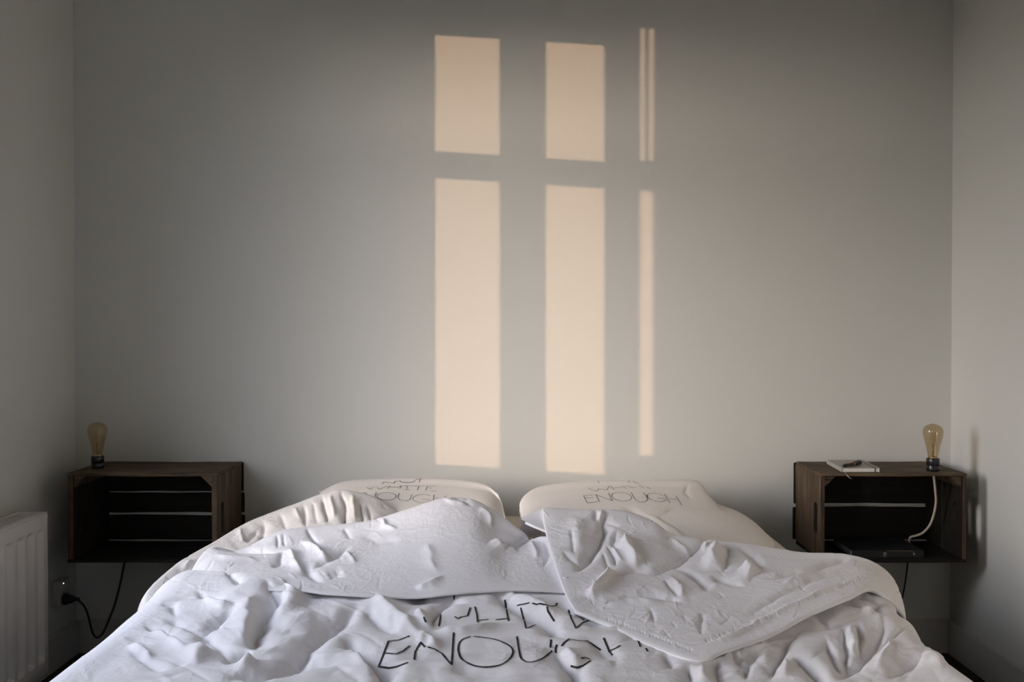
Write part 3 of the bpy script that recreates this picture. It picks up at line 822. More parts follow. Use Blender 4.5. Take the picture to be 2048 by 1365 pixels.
def pressed(box_, n, seed, amp=(.0008, .0022), ln=(14, 60), ang=None, wid=(.0028, .005)):
    """thin pressed-in creases scattered over a patch of cloth"""
    rg = random.Random(seed); out = []
    x0, x1, y0, y1 = box_
    for _ in range(n):
        x = rg.uniform(x0, x1); y = rg.uniform(y0, y1)
        a = rg.uniform(0, math.pi) if ang is None else rg.gauss(ang, .5)
        l = rg.uniform(*ln)*(.6+.8*(y-950)/400); pts = []; bend = rg.gauss(0, .35)
        m_ = 4
        for k in range(m_+1):
            q = k/m_-.5; aa = a+bend*q
            pts.append((x+math.cos(aa)*l*q, y+math.sin(aa)*l*q*.62))
        out.append((pts, rg.uniform(*amp)*rg.choice((1, 1, -1)), rg.uniform(*wid)))
    return out

CLOTH = []
def sheet(name, X, mat, parent, label=None, thick=0.0, collect=True):
    n, m, _ = X.shape
    iv = np.array(parent.location) if parent is not None else np.zeros(3)
    V = (X.reshape(-1, 3)-iv)
    idx = np.arange(n*m).reshape(n, m)
    Fq = np.stack([idx[:-1, :-1], idx[:-1, 1:], idx[1:, 1:], idx[1:, :-1]], -1).reshape(-1, 4)
    if normals(X)[n//2, m//2, 2] < 0: Fq = Fq[:, ::-1]
    me = bpy.data.meshes.new(name); me.from_pydata(V.tolist(), [], Fq.tolist()); me.update()
    me.polygons.foreach_set('use_smooth', np.ones(len(me.polygons), bool))
    o = link(name, me, mat, parent)
    if label: o['label'] = label
    if thick: 
        so = o.modifiers.new('s', 'SOLIDIFY'); so.thickness = thick; so.offset = -1
    if collect: CLOTH.append((name, X, Fq))
    return o

def bvh_of(X, Fq):
    return BVHTree.FromPolygons(X.reshape(-1, 3).tolist(), Fq.tolist())

def ink(name, strokes, surfaces, width, parent, mat, allbvh=None):
    """drawn strokes (photo pixels) laid as thin ribbons on the cloth they were printed on"""
    bm = bmesh.new(); iv = Vector(parent.location); org = Vector((0, -CAM_D, CAM_H))
    for st in strokes:
        pts = [Vector((p[0], p[1])) for p in st]
        dense = []
        for a, b in zip(pts, pts[1:]):
            k = max(2, int((b-a).length/1.2)); dense += [a+(b-a)*i/k for i in range(k)]
        dense.append(pts[-1])
        run = []; runs = []
        for p in dense:
            d = Vector(P(p.x, p.y, 0))-org; d.normalize()
            hit = None
            for s_ in surfaces:
                h = s_.ray_cast(org, d)
                if h[0] is not None and (hit is None or h[3] < hit[3]): hit = h
            if hit is None or (run and (hit[0]-run[-1][0]).length > .022):
                if len(run) > 1: runs.append(run)
                run = []
            if hit is not None:
                nn = hit[1]
                if nn.dot(d) > 0: nn = -nn
                run.append((hit[0], nn))
        if len(run) > 1: runs.append(run)
        for run in runs:
            pr = None; m_ = len(run)
            # average normals a little
            for i, (p, nn) in enumerate(run):
                a = run[max(i-1, 0)][0]; b = run[min(i+1, m_-1)][0]; t = (b-a)
                if t.length < 1e-7: continue
                t.normalize(); s = t.cross(nn)
                if s.length < 1e-6: continue
                s.normalize(); q = [bm.verts.new(p+nn*.0012+s*width/2-iv), bm.verts.new(p+nn*.0012-s*width/2-iv)]
                if pr: bm.faces.new((pr[0], pr[1], q[1], q[0]))
                pr = q
    me = bpy.data.meshes.new(name); bm.to_mesh(me); bm.free()
    return link(name, me, mat, parent)

# ------------------------------------------------------------------ mattress and bed base
MZ = .515
def bed():
    r = empty('bed', (0, -1.0, 0), 'double bed with cream fitted sheet under the pillows and duvet', 'bed')
    iv = Vector(r.location)
    bm = bmesh.new(); box(bm, -.88, .88, -2.04, -.03, .27, MZ)
    bmesh.ops.bevel(bm, geom=bm.edges[:], offset=.035, segments=6, affect='EDGES')
    for v in bm.verts: v.co -= iv
    from_bm('mattress', bm, M_SHEET, r, True)
    mb = plain('bed_fabric', (.10, .10, .10), .9)
    bm = bmesh.new(); box(bm, -.87, .87, -2.03, -.04, .09, .268); bmesh.ops.bevel(bm, geom=bm.edges[:], offset=.01, segments=2, affect='EDGES')
    for v in bm.verts: v.co -= iv
    from_bm('bed_base', bm, mb, r)
    for sx in (-.80, .80):
        for y in (-1.95, -.12):
            bm = lathe_bm([(0, 0.0004), (.020, 0.0004), (.026, .089), (0, .089)], 20)
            for v in bm.verts: v.co += Vector((sx, y, 0))-iv
            from_bm('leg', bm, M_BLACK, r, True)
bed()

# ------------------------------------------------------------------ pillows
def pillow(name, cpts, label, group=None, seed=1, seam=True):
    """cpts: net of upper-surface rows (back->front), world points; underside closes against zlow"""
    return

def pillow_sheet(top_net, zlow, nu, nv, seed, cre, comp=.02, inset=.02):
    """closed pillow from a net of its upper surface; border of the net is the seam"""
    T = loft(top_net, nu, nv)
    T = creases(T, cre)
    v = np.linspace(0, 1, nv)[:, None]; u = np.linspace(0, 1, nu)[None, :]
    edge = np.minimum(np.minimum(v, 1-v)*nv/nu*1.0, np.minimum(u, 1-u))
    cmp_ = comp*(1+2.5*np.exp(-(edge/.06)**2))
    X = crumple(T, cmp_, 60, .05, .25, seed, .0008, .008, 4)
    return X

def make_pillow(name, net, zfun, label, cre, seed, letters=None, lw=.0022, group=None, nu=150, nv=110):
    X = pillow_sheet(net, None, nu, nv, seed, cre)
    c = X.reshape(-1, 3).mean(0); r = empty(name, (float(c[0]), float(c[1]), MZ), label, 'pillow', group)
    # underside: same rim, sagging to zfun
    B = X.copy(); v = np.linspace(0, 1, nv)[:, None]; u = np.linspace(0, 1, nu)[None, :]
    e = np.clip(np.minimum(np.minimum(v, 1-v), np.minimum(u, 1-u))/.10, 0, 1); e = np.sin(e*np.pi/2)
    zb = zfun(B[..., 0], B[..., 1])
    B[..., 2] = B[..., 2]*(1-e)+np.minimum(zb, B[..., 2]-.004)*e
    # weld both into one mesh
    n, m = nv, nu; idx = np.arange(n*m).reshape(n, m)
    rim = np.zeros((n, m), bool); rim[0] = rim[-1] = True; rim[:, 0] = rim[:, -1] = True
    idb = np.full((n, m), -1); idb[rim] = idx[rim]; cnt = n*m
    inner = ~rim; idb[inner] = cnt+np.arange(inner.sum())
    V = np.concatenate([X.reshape(-1, 3), B[inner]], 0)-np.array(r.location)
    Ft = np.stack([idx[:-1, :-1], idx[:-1, 1:], idx[1:, 1:], idx[1:, :-1]], -1).reshape(-1, 4)
    Fb = np.stack([idb[:-1, :-1], idb[1:, :-1], idb[1:, 1:], idb[:-1, 1:]], -1).reshape(-1, 4)
    if normals(X)[n//2, m//2, 2] < 0: Ft = Ft[:, ::-1]; Fb = Fb[:, ::-1]
    me = bpy.data.meshes.new('pillowcase'); me.from_pydata(V.tolist(), [], np.concatenate([Ft, Fb]).tolist()); me.update()
    me.polygons.foreach_set('use_smooth', np.ones(len(me.polygons), bool))
    link('pillowcase', me, M_PILLOW, r)
    # corded seam round the rim
    ring = list(X[0, :, :])+list(X[1:, -1, :])+list(X[-1, ::-1, :][1:])+list(X[::-1, 0, :][1:-1])
    bm = tube_bm([Vector(p)-Vector(r.location) for p in ring[::2]], .0022, 6)
    from_bm('seam', bm, M_PILLOW, r, True)
    if letters:
        ink('printed_lettering', letters, [bvh_of(X, Ft)], lw, r, M_INK)
    return r

# pixel strokes of the prints
def sc(pts, ox, oy, s): return [(ox+x/s, oy+y/s) for x, y in pts]
def ell(cx, cy, rx, ry, a0=0, a1=360, rot=0, n=28):
    o = []
    for i in range(n+1):
        a = math.radians(a0+(a1-a0)*i/n); x = rx*math.cos(a); y = ry*math.sin(a); c, s = math.cos(math.radians(rot)), math.sin(math.radians(rot))
        o.append((cx+x*c-y*s, cy+x*s+y*c))
    return o
K7 = (700, 940, 2048/360.); K8 = (1120, 940, 2048/300.)
L_LEFT = [sc(s, *K7) for s in (
    [(362, 168), (385, 140), (495, 158), (515, 132)], ell(540, 140, 12, 8, 180, 330), ell(650, 130, 85, 18, 200, -20), ell(650, 132, 85, 18, 20, 160), [(745, 118), (795, 112)], [(803, 103), (787, 150)],
    [(190, 206), (232, 228), (262, 208)], [(308, 205), (328, 226), (425, 186)], [(452, 182), (428, 222)], [(447, 198), (545, 206), (585, 182), (565, 222)],
    [(612, 186), (695, 186)], [(655, 186), (640, 230)], [(605, 232), (680, 233)], [(700, 188), (855, 190)], [(785, 189), (765, 238)], [(985, 190), (878, 190), (860, 243)], [(985, 247), (905, 248)], [(940, 214), (890, 213)],
    [(145, 262), (170, 264), (196, 284)], [(300, 260), (283, 315)], ell(416, 306, 108, 44), [(560, 270), (543, 320), (570, 348), (640, 358), (680, 345), (703, 287)], 
    ell(828, 332, 112, 48, -40, -180) + ell(828, 332, 112, 48, 180, 35), [(820, 338), (915, 350)], [(955, 288), (943, 382)], [(950, 330), (1010, 326)], [(1090, 300), (1078, 322)])]
L_RIGHT = [sc(s, *K8) for s in (
    [(513, 157), (540, 190)], [(930, 150), (946, 166), (930, 180)], [(1000, 160), (1025, 186), (1082, 184)],
    [(386, 255), (440, 284), (512, 297), (527, 264), (640, 284), (668, 230)], [(688, 228), (742, 278)], [(735, 250), (850, 246)], [(845, 226), (905, 264)], [(880, 230), (950, 230), (988, 252)], [(990, 250), (1040, 248)], [(1075, 218), (1140, 252)], [(1180, 238), (1235, 262)],
    [(457, 350), (320, 360), (374, 460), (512, 440)], [(352, 392), (455, 384)], [(537, 442), (487, 344), (716, 432), (660, 324)],
    ell(841, 372, 136, 58, 0, 360, 8), [(970, 314), (1010, 385), (1040, 425), (1100, 450), (1170, 436), (1196, 408), (1180, 370), (1142, 320)],
    ell(1318, 382, 132, 52, -50, -195, 12)+ell(1318, 382, 132, 52, 165, 5, 12), [(1325, 390), (1440, 404)], [(1424, 336), (1503, 460)], [(1475, 398), (1600, 408)], [(1582, 362), (1664, 490)])]

# left printed pillow (rows back->front)
def Wp(x, y, z): return np.array((x, y, z))
left_net = [
    [Wp(-.66, -.16, .575), Wp(-.60, -.08, .58), Wp(-.45, -.05, .585), Wp(-.25, -.05, .585), Wp(-.10, -.06, .58), Wp(-.045, -.12, .57)],
    [PP(640, 985, -.30), PP(690, 964, -.24), PP(790, 958, -.20), PP(890, 959, -.20), PP(965, 968, -.24), PP(993, 986, -.30)],
    [PP(650, 998, -.38), PP(700, 980, -.33), PP(790, 972, -.28), PP(890, 974, -.28), PP(970, 983, -.31), PP(1002, 1004, -.36)],
    [PP(655, 1020, -.46), PP(710, 1005, -.42), PP(800, 1000, -.40), PP(900, 1002, -.40), PP(970, 1005, -.42), PP(1006, 1020, -.43)],
    [PP(650, 1045, -.56), PP(710, 1035, -.54), PP(800, 1032, -.53), PP(900, 1032, -.53), PP(970, 1035, -.53), PP(1010, 1042, -.52)],
    [Wp(-.62, -.63, .545), Wp(-.52, -.65, .55), Wp(-.38, -.66, .555), Wp(-.2, -.66, .555), Wp(-.08, -.65, .55), Wp(-.02, -.60, .54)]]
make_pillow('pillow', left_net, lambda x, y: np.full_like(x, MZ+.003), 'cream pillow with black lettering at the left head of the bed', 
            [([(690, 985), (750, 992), (800, 1035)], .006, .02)], 3, L_LEFT, .0017, 'printed pillows at the head of the bed')
# cream pillow underneath on the right
under_net = [
    [Wp(.12, -.10, .53), Wp(.35, -.07, .535), Wp(.58, -.07, .535), Wp(.72, -.09, .53), Wp(.79, -.14, .524)],
    [Wp(.10, -.20, .57), Wp(.35, -.18, .60), Wp(.58, -.18, .605), Wp(.745, -.20, .572), Wp(.82, -.24, .523)],
    [Wp(.09, -.38, .60), Wp(.35, -.38, .618), Wp(.60, -.38, .615), Wp(.765, -.38, .578), Wp(.83, -.39, .522)],
    [Wp(.09, -.53, .58), Wp(.35, -.54, .600), Wp(.60, -.54, .60), Wp(.760, -.53, .568), Wp(.828, -.54, .522)],
    [Wp(.11, -.64, .54), Wp(.35, -.66, .548), Wp(.60, -.66, .548), Wp(.73, -.65, .535), Wp(.79, -.64, .522)]]
make_pillow('pillow', under_net, lambda x, y: np.full_like(x, MZ+.002), 'plain cream pillow lying flat under the right printed pillow', [], 11, None, nu=110, nv=80)
right_net = [
    [Wp(.07, -.16, .60), Wp(.14, -.11, .61), Wp(.30, -.09, .62), Wp(.45, -.09, .625), Wp(.60, -.10, .63)],
    [PP(1052, 990, -.32), PP(1085, 973, -.27), PP(1170, 963, -.25), PP(1290, 961, -.25), PP(1392, 962, -.24)],
    [PP(1044, 1003, -.39), PP(1085, 987, -.36), PP(1180, 976, -.33), PP(1300, 976, -.33), PP(1405, 980, -.31)],
    [PP(1046, 1018, -.45), PP(1085, 1008, -.46), PP(1190, 1000, -.44), PP(1310, 1003, -.44), PP(1425, 1003, -.38)],
    [PP(1052, 1036, -.52), PP(1090, 1040, -.56), PP(1200, 1040, -.56), PP(1325, 1042, -.56), PP(1450, 1040, -.48)],
    [PP(1070, 1066, -.62), PP(1110, 1075, -.66), PP(1210, 1080, -.67), PP(1340, 1082, -.67), PP(1474, 1084, -.60)]]
for i_, r_ in enumerate(right_net):
    c_ = .35 if i_ == 0 else 1.0
    r_.append(np.array(r_[-1])+np.array((.016, 0, -.040*c_))); r_[-2] = np.array(r_[-2])+np.array((-.004, 0, 0))
    r_.insert(0, np.array(r_[0])+np.array((-.006, .01, -.028*c_)))
make_pillow('pillow', right_net, lambda x, y: np.where((x > .11) & (y < -.12), .622, .56)+0*x, 'cream pillow with black lettering on top of the plain pillow at the right head', 
            [([(1240, 1010), (1290, 1035), (1350, 1080)], .008, .02), ([(1330, 1015), (1380, 1040), (1430, 1080)], .008, .02), ([(1280, 1025), (1330, 1050), (1380, 1085)], -.007, .015),
             ([(1375, 966), (1372, 985), (1385, 1000)], .003, .01), ([(1452, 1055), (1448, 1078)], .006, .007), ([(1462, 1060), (1460, 1082)], -.006, .006)], 5, L_RIGHT, .0018, 'printed pillows at the head of the bed')

# ------------------------------------------------------------------ duvet
duvet = empty('duvet', (0, -1.3, MZ), 'crumpled white duvet with big black lettering and turned-back corner on the bed', 'duvet')

# body over the front of the bed ------------------------------------------------
def body():
    nu, nv = 500, 320
    # cross section: arc parameter to (x, z) with rounded shoulders
    def section(s, hw, ztop, crown):
        pass
    ys = np.linspace(0, 1, nv)
    s = np.linspace(-1, 1, nu)
    X = np.zeros((nv, nu, 3))
    flat = .812; rr = .10; drop = .26
    Ltot = flat+rr*math.pi/2+drop
    a = np.abs(s)*Ltot; sg = np.sign(s)
    x = np.where(a < flat, a, np.where(a < flat+rr*math.pi/2, flat+rr*np.sin((a-flat)/rr), flat+rr))
    zd = np.where(a < flat, 0, np.where(a < flat+rr*math.pi/2, rr*(1-np.cos((a-flat)/rr)), rr+(a-flat-rr*math.pi/2)))
    x = x*sg
    yb_x = np.array([-1.2, -.90, -.70, -.59, -.545, -.515, -.45, 0, .6, .85, 1.2]); yb_y = np.array([-.98, -1.07, -1.12, -1.155, -1.215, -1.265, -1.22, -1.18, -1.10, -1.0, -.95])
    yb = np.interp(x, yb_x, yb_y)
    for _ in range(6): yb[1:-1] = (yb[:-2]+yb[1:-1]*2+yb[2:])/4
    for j, v in enumerate(ys):
        y = yb+(-2.22-yb)*v
        X[j, :, 0] = x; X[j, :, 1] = y
        zt = .545+.010*np.cos(x*1.7)-.014*np.clip((x-.2)/.25, 0, 1)*np.exp(-((yb-y)/.42)**2)
        # padded lip along the back edge at the left
        dl = (yb-y)
        lip = np.exp(-(np.maximum(dl-.05, 0)/.12)**2)
        wl = np.clip((-.47-x)/.06, 0, 1); wl = wl*wl*(3-2*wl)
        zt = zt+lip*wl*.026
        wc = 1-wl
        zt = zt-wc*np.exp(-(dl/.12)**2)*(.002+.022*np.exp(-((x+.215)/.045)**2)-.006*np.exp(-((x+.02)/.10)**2))
        # rounding of the back edge itself
        rb = .030
        q = np.clip(1-dl/rb, 0, 1); zt = zt-(wl*.040+.01)*(1-np.sqrt(np.maximum(1-q*q, 0)))
        # foot end
        qf = np.clip((-y-1.98)/.16, 0, 1.5); zt = zt-.12*(qf**2)
        bul = .012*np.sin(y*9+1)*np.clip((a-flat)/.15, 0, 1)
        X[j, :, 2] = zt-zd
        X[j, :, 0] += sg*bul
    # right end bulges out where the roll meets the side
    w = np.exp(-((X[..., 1]+1.25)/.15)**2)*np.clip((X[..., 0]-.62)/.2, 0, 1)
    X[..., 2] += w*.018; X[..., 0] += w*.032
    big = [
        ([(580, 1151), (545, 1192), (522, 1235), (514, 1271), (504, 1300)], .028, .030),
        ([(560, 1190), (500, 1180), (440, 1200)], -.006, .05),
        ([(495, 1190), (497, 1240), (480, 1290)], -.022, .045),
        ([(723, 1208), (694, 1231), (655, 1259), (625, 1280), (590, 1320), (540, 1347)], .020, .024),
        ([(723, 1215), (756, 1243), (800, 1265)], .014, .020),
        ([(684, 1267), (713, 1296), (762, 1341), (785, 1372)], .018, .020),
        ([(640, 1240), (600, 1240), (560, 1262)], -.008, .04),
        ([(740, 1190), (790, 1230), (845, 1282)], -.012, .022),
        ([(700, 1285), (720, 1320), (735, 1360)], -.014, .022),
        ([(440, 1355), (538, 1347), (616, 1325), (688, 1321)], .012, .02),
        ([(477, 1224), (440, 1240), (401, 1259), (370, 1262)], .014, .014),
        ([(401, 1259), (408, 1285), (425, 1310)], .012, .013), ([(401, 1259), (440, 1290), (462, 1318)], .012, .013),
        ([(330, 1238), (370, 1250), (401, 1259)], .008, .012),
        ([(284, 1252), (334, 1267), (375, 1298)], .012, .012), ([(300, 1262), (340, 1278), (370, 1306)], -.012, .012),
        ([(256, 1296), (311, 1332), (330, 1340)], .010, .012), ([(262, 1290), (305, 1318)], -.009, .012),
        ([(400, 1196), (430, 1212), (468, 1222)], -.012, .016), ([(390, 1180), (420, 1195), (450, 1205)], .008, .014),
        ([(450, 1140), (470, 1160), (478, 1176)], .010, .010), ([(320, 1212), (345, 1208), (352, 1238)], .007, .009),
        ([(530, 1160), (540, 1180), (545, 1192)], .010, .012), ([(385, 1330), (400, 1310), (405, 1330)], -.016, .03),
        ([(505, 1300), (480, 1310), (440, 1330)], .012, .014), ([(500, 1318), (490, 1345)], -.014, .02),
        # centre, under and around the letters
        ([(974, 1177), (1041, 1220), (1090, 1245), (1138, 1278)], .016, .018),
        ([(1000, 1178), (1060, 1205), (1120, 1235)], -.009, .016),
        ([(1103, 1302), (1142, 1333), (1166, 1370)], .020, .018), ([(1120, 1300), (1160, 1335)], -.014, .016),
        ([(1115, 1205), (1189, 1239), (1230, 1255)], .012, .014),
        ([(869, 1258), (868, 1232), (875, 1212), (905, 1201), (940, 1208)], .014, .012), ([(862, 1262), (845, 1240), (835, 1215)], -.012, .014),
        ([(869, 1262), (923, 1266), (1021, 1250)], -.008, .010),
        ([(835, 1290), (850, 1275), (880, 1300)], -.008, .012),
        ([(870, 1205), (850, 1190), (820, 1185)], -.014, .02),
        ([(1080, 1195), (1040, 1190), (1000, 1200)], .006, .012),
        ([(900, 1330), (960, 1350), (1020, 1340)], .004, .03),
        ([(1170, 1270), (1200, 1300), (1240, 1320)], .007, .014), ([(1215, 1290), (1235, 1310), (1225, 1340)], .004, .010),
        # right front fans
        ([(1599, 1246), (1575, 1280), (1556, 1308), (1537, 1368)], .016, .013), ([(1575, 1312), (1565, 1365)], -.008, .012),
        ([(1585, 1308), (1620, 1335), (1652, 1368)], .013, .010), ([(1647, 1275), (1665, 1310), (1682, 1345)], .012, .010),
        ([(1687, 1249), (1690, 1300), (1694, 1340)], .013, .009), ([(1700, 1250), (1706, 1300)], -.011, .009), ([(1716, 1246), (1720, 1311)], .011, .009),
        ([(1771, 1235), (1755, 1275), (1736, 1300), (1700, 1335), (1672, 1365)], .020, .016), ([(1790, 1270), (1770, 1310), (1755, 1345)], -.010, .014),
        ([(1815, 1250), (1775, 1280), (1738, 1305)], .010, .009), ([(1857, 1298), (1815, 1328), (1775, 1358)], .014, .012),
        ([(1830, 1330), (1860, 1320), (1890, 1335)], -.008, .015), ([(1519, 1290), (1505, 1312), (1493, 1333), (1490, 1365)], .012, .012),
        ([(1464, 1300), (1478, 1320), (1493, 1333)], .010, .010), ([(1428, 1319), (1436, 1340), (1446, 1368)], .011, .010),
        ([(1377, 1326), (1379, 1368)], .010, .010), ([(1403, 1330), (1406, 1368)], -.009, .010), ([(1330, 1305), (1345, 1340)], .008, .010),
        ([(1520, 1288), (1560, 1262), (1640, 1250), (1690, 1243)], .010, .014), ([(1660, 1200), (1700, 1205), (1750, 1215), (1770, 1235)], .012, .012),
        ([(1700, 1190), (1740, 1196), (1780, 1220)], .010, .010), ([(1790, 1200), (1800, 1225), (1830, 1255)], .010, .012),
        ([(1720, 1225), (1750, 1228)], -.010, .010), ([(1620, 1225), (1650, 1240), (1665, 1260)], .008, .009),
    ]
    X = creases(X, [(p_, a_*1.3, w_) for p_, a_, w_ in big])
    gx, gy = np.meshgrid(np.linspace(0, 9, nu), np.linspace(0, 6, nv))
    msk = .5+.5*np.sin(gx*2.1+1.3*np.sin(gy*1.7))*np.sin(gy*2.3+1.1*np.cos(gx*1.3))
    X3 = multi(X, ((7, .050, .016, 60, .12), (3, .020, .005, 50, .22)), 21, .35+.65*msk)
    X3 = creases(X3, pressed((130, 1000, 1150, 1365), 150, 5)+pressed((1000, 1900, 1180, 1365), 130, 6)+pressed((1380, 1880, 1230, 1365), 40, 7, (.002, .0045), (40, 110), 1.7, (.004, .008))+pressed((200, 800, 1180, 1365), 30, 8, (.002, .004), (40, 120), .5, (.004, .009))+pressed((-300, 2300, 1380, 2300), 90, 9, (.003, .009), (60, 200), None, (.006, .016)))
    return X3
Xb = body()
sheet('duvet_body', Xb, M_DUVET, duvet)

def tucked(net, back=(0, .05, None), front=(0, .05, None), left=None, right=None, zb=.525, zf=-.03):
    A = np.array(net, float)
    r0 = A[0].copy(); r0[:, 1] += back[1]; r0[:, 2] = np.minimum(zb, r0[:, 2]-.02)
    r1 = A[-1].copy(); r1[:, 1] += .006; r1[:, 2] += zf*.5
    r2 = A[-1].copy(); r2[:, 1] += .07; r2[:, 2] += zf
    A = np.concatenate([r0[None], A, r1[None], r2[None]], 0)
    if left is not None:
        c = A[:, 0].copy(); c += np.array(left); A = np.concatenate([c[:, None], A], 1)
    if right is not None:
        c = A[:, -1].copy(); c += np.array(right); A = np.concatenate([A, c[:, None]], 1)
    return A

# cream-lit end of the duvet at the upper left -------------------------------------
def upper_left():
    crest = [PP(290, 1200, -1.22), PP(350, 1135, -.95), PP(420, 1092, -.75), PP(500, 1047, -.60), PP(590, 1012, -.52), PP(650, 990, -.48), PP(690, 984, -.47), PP(745, 996, -.47), PP(797, 1024, -.50)]
    down = [Wp(-.955, -1.22, .30), Wp(-.96, -.93, .30), Wp(-.95, -.68, .32), Wp(-.87, -.50, .42), Wp(-.72, -.42, .49), Wp(-.62, -.38, .51), Wp(-.55, -.36, .53), Wp(-.44, -.37, .54), Wp(-.30, -.41, .53)]
    shoulder = [(np.array(a)*.6+np.array(b)*.4+np.array((-.008, .012, .02))) for a, b in zip(crest, down)]
    mid = [PP(325, 1212, -1.25), PP(388, 1160, -1.02), PP(450, 1118, -.86), PP(532, 1080, -.72), PP(615, 1045, -.64), PP(665, 1028, -.60), PP(705, 1022, -.58), PP(755, 1026, -.56), PP(805, 1045, -.57)]
    low = [PP(350, 1225, -1.3), PP(420, 1185, -1.10), PP(480, 1150, -.97), PP(555, 1110, -.84), PP(630, 1080, -.76), PP(680, 1068, -.72), PP(720, 1066, -.70), PP(765, 1066, -.68), PP(815, 1072, -.66)]
    front = [p+np.array((.02, -.06, -.035)) for p in low]
    A = np.array([down, shoulder, crest, mid, low, front]); A = np.concatenate([(A[:, 0]+np.array((.08, -.10, -.05)))[:, None], A], 1)
    T = loft(A, 300, 180)
    cre = [([(607, 1010), (612, 1056)], .009, .007), ([(625, 1005), (634, 1050)], .006, .006), ([(644, 994), (655, 1050)], .010, .007), ([(662, 990), (668, 1040)], -.008, .008),
           ([(682, 984), (692, 1020), (690, 1058)], .012, .008), ([(703, 990), (712, 1045)], -.008, .009), ([(722, 1006), (727, 1052)], .009, .006), ([(735, 1010), (744, 1045)], .007, .005),
           ([(590, 1015), (600, 1040)], -.006, .008), ([(525, 1040), (530, 1075), (520, 1100)], .008, .012), ([(520, 1060), (490, 1085)], .007, .010), ([(440, 1100), (462, 1118), (490, 1124)], .007, .010),
           ([(380, 1120), (372, 1140)], -.006, .012), ([(480, 1058), (487, 1085)], -.005, .008), ([(560, 1030), (575, 1060)], .006, .010)]
    T = creases(T, cre)
    T = multi(T, ((6, .035, .008, 50, .12), (3, .015, .003, 50, .2)), 5)
    return creases(T, pressed((320, 800, 985, 1200), 90, 15, ln=(14, 50), ang=1.4)+pressed((320, 800, 985, 1200), 40, 16))
X1 = upper_left()
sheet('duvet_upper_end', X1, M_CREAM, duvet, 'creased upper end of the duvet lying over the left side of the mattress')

# turned-back hump in the middle ---------------------------------------------------
def hump():
    cols = [
        [(380, 1150, -.99), (383, 1155, -1.02), (388, 1162, -1.06), (393, 1172, -1.12), (400, 1185, -1.20)],
        [(420, 1099, -.88), (424, 1114, -.95), (430, 1130, -1.02), (435, 1150, -1.10), (440, 1172, -1.20)],
        [(490, 1096, -.82), (495, 1106, -.90), (500, 1126, -1.00), (505, 1150, -1.12), (510, 1176, -1.24)],
        [(560, 1064, -.76), (568, 1098, -.88), (578, 1125, -.99), (586, 1150, -1.12), (597, 1178, -1.27)],
        [(640, 1053, -.72), (645, 1085, -.84), (650, 1115, -.98), (655, 1150, -1.13), (660, 1184, -1.29)],
        [(730, 1044, -.72), (735, 1075, -.83), (740, 1110, -.97), (745, 1150, -1.14), (750, 1189, -1.30)],
        [(810, 1022, -.72), (812, 1060, -.83), (815, 1100, -.97), (820, 1145, -1.14), (830, 1191, -1.30)],
        [(880, 1000, -.70), (882, 1045, -.83), (885, 1092, -.98), (890, 1140, -1.14), (900, 1184, -1.29)],
        [(935, 998, -.68), (945, 1040, -.82), (955, 1090, -.98), (960, 1138, -1.13), (970, 1179, -1.27)],
        [(990, 1024, -.72), (998, 1060, -.83), (1010, 1103, -.97), (1018, 1145, -1.12), (1030, 1177, -1.26)],
        [(1052, 1068, -.80), (1058, 1080, -.86), (1068, 1107, -.98), (1076, 1145, -1.12), (1085, 1178, -1.26)],
        [(1105, 1076, -.84), (1112, 1090, -.91), (1124, 1118, -1.02), (1135, 1150, -1.13), (1150, 1182, -1.26)],
        [(1160, 1085, -.86), (1166, 1100, -.94), (1178, 1125, -1.04), (1190, 1152, -1.14), (1205, 1182, -1.25)]]
    net = np.array([[P(*c[r]) for c in cols] for r in range(5)])
    A = tucked(net, back=(0, .05, None), left=(-.02, .01, -.05), zb=.545, zf=-.022)
    T = loft(A, 400, 220)
    cre = [([(705, 1092), (665, 1115), (622, 1140)], .010, .013), ([(605, 1082), (635, 1105), (660, 1122)], -.014, .018), ([(576, 1096), (588, 1122), (604, 1150)], -.013, .016),
           ([(565, 1100), (560, 1125), (540, 1135)], .010, .012), ([(604, 1128), (615, 1145), (650, 1165)], .012, .016),
           ([(421, 1099), (470, 1100), (520, 1103), (567, 1102)], .012, .010), ([(430, 1112), (470, 1118), (520, 1122)], -.006, .014), ([(553, 1070), (556, 1098)], .006, .006), ([(566, 1068), (570, 1095)], .006, .006),
           ([(612, 1056), (628, 1080), (648, 1100)], .009, .008), ([(690, 1056), (700, 1080)], .006, .010), ([(690, 1100), (712, 1130)], -.006, .010),
           ([(765, 1036), (770, 1055), (795, 1058)], -.010, .010), ([(850, 1085), (862, 1115), (872, 1150)], -.006, .02), ([(885, 1150), (862, 1172), (830, 1180)], -.009, .016),
           ([(885, 1000), (905, 1006), (935, 1008)], -.008, .008), ([(900, 996), (930, 1000), (945, 1015)], .010, .009), ([(960, 1015), (975, 1030), (985, 1060)], -.007, .014),
           ([(1008, 1106), (1030, 1092), (1060, 1070), (1085, 1069)], .014, .014), ([(985, 1080), (1000, 1098), (1040, 1100)], -.016, .02), ([(1062, 1078), (1068, 1100), (1075, 1120)], -.008, .010),
           ([(1088, 1085), (1100, 1110), (1085, 1140)], .006, .009), ([(720, 1070), (760, 1085), (800, 1080)], .005, .03), ([(655, 1150), (690, 1145)], .006, .02)]
    T = creases(T, cre)
    u = np.linspace(0, 1, 400)[None]; mk = .22+.78*np.clip((.42-u)/.2, 0, 1)*np.ones((220, 1))
    T = multi(T, ((8, .026, .009, 50, .14), (3, .010, .0025, 50, .25)), 8, mk)
    return creases(T, pressed((380, 760, 1040, 1190), 75, 25)+pressed((700, 1120, 1000, 1185), 26, 26, (.0003, .0008)))
X2 = hump()
sheet('turned_back_fold', X2, M_DUVET, duvet, 'smooth rounded fold of the duvet pushed towards the pillows')

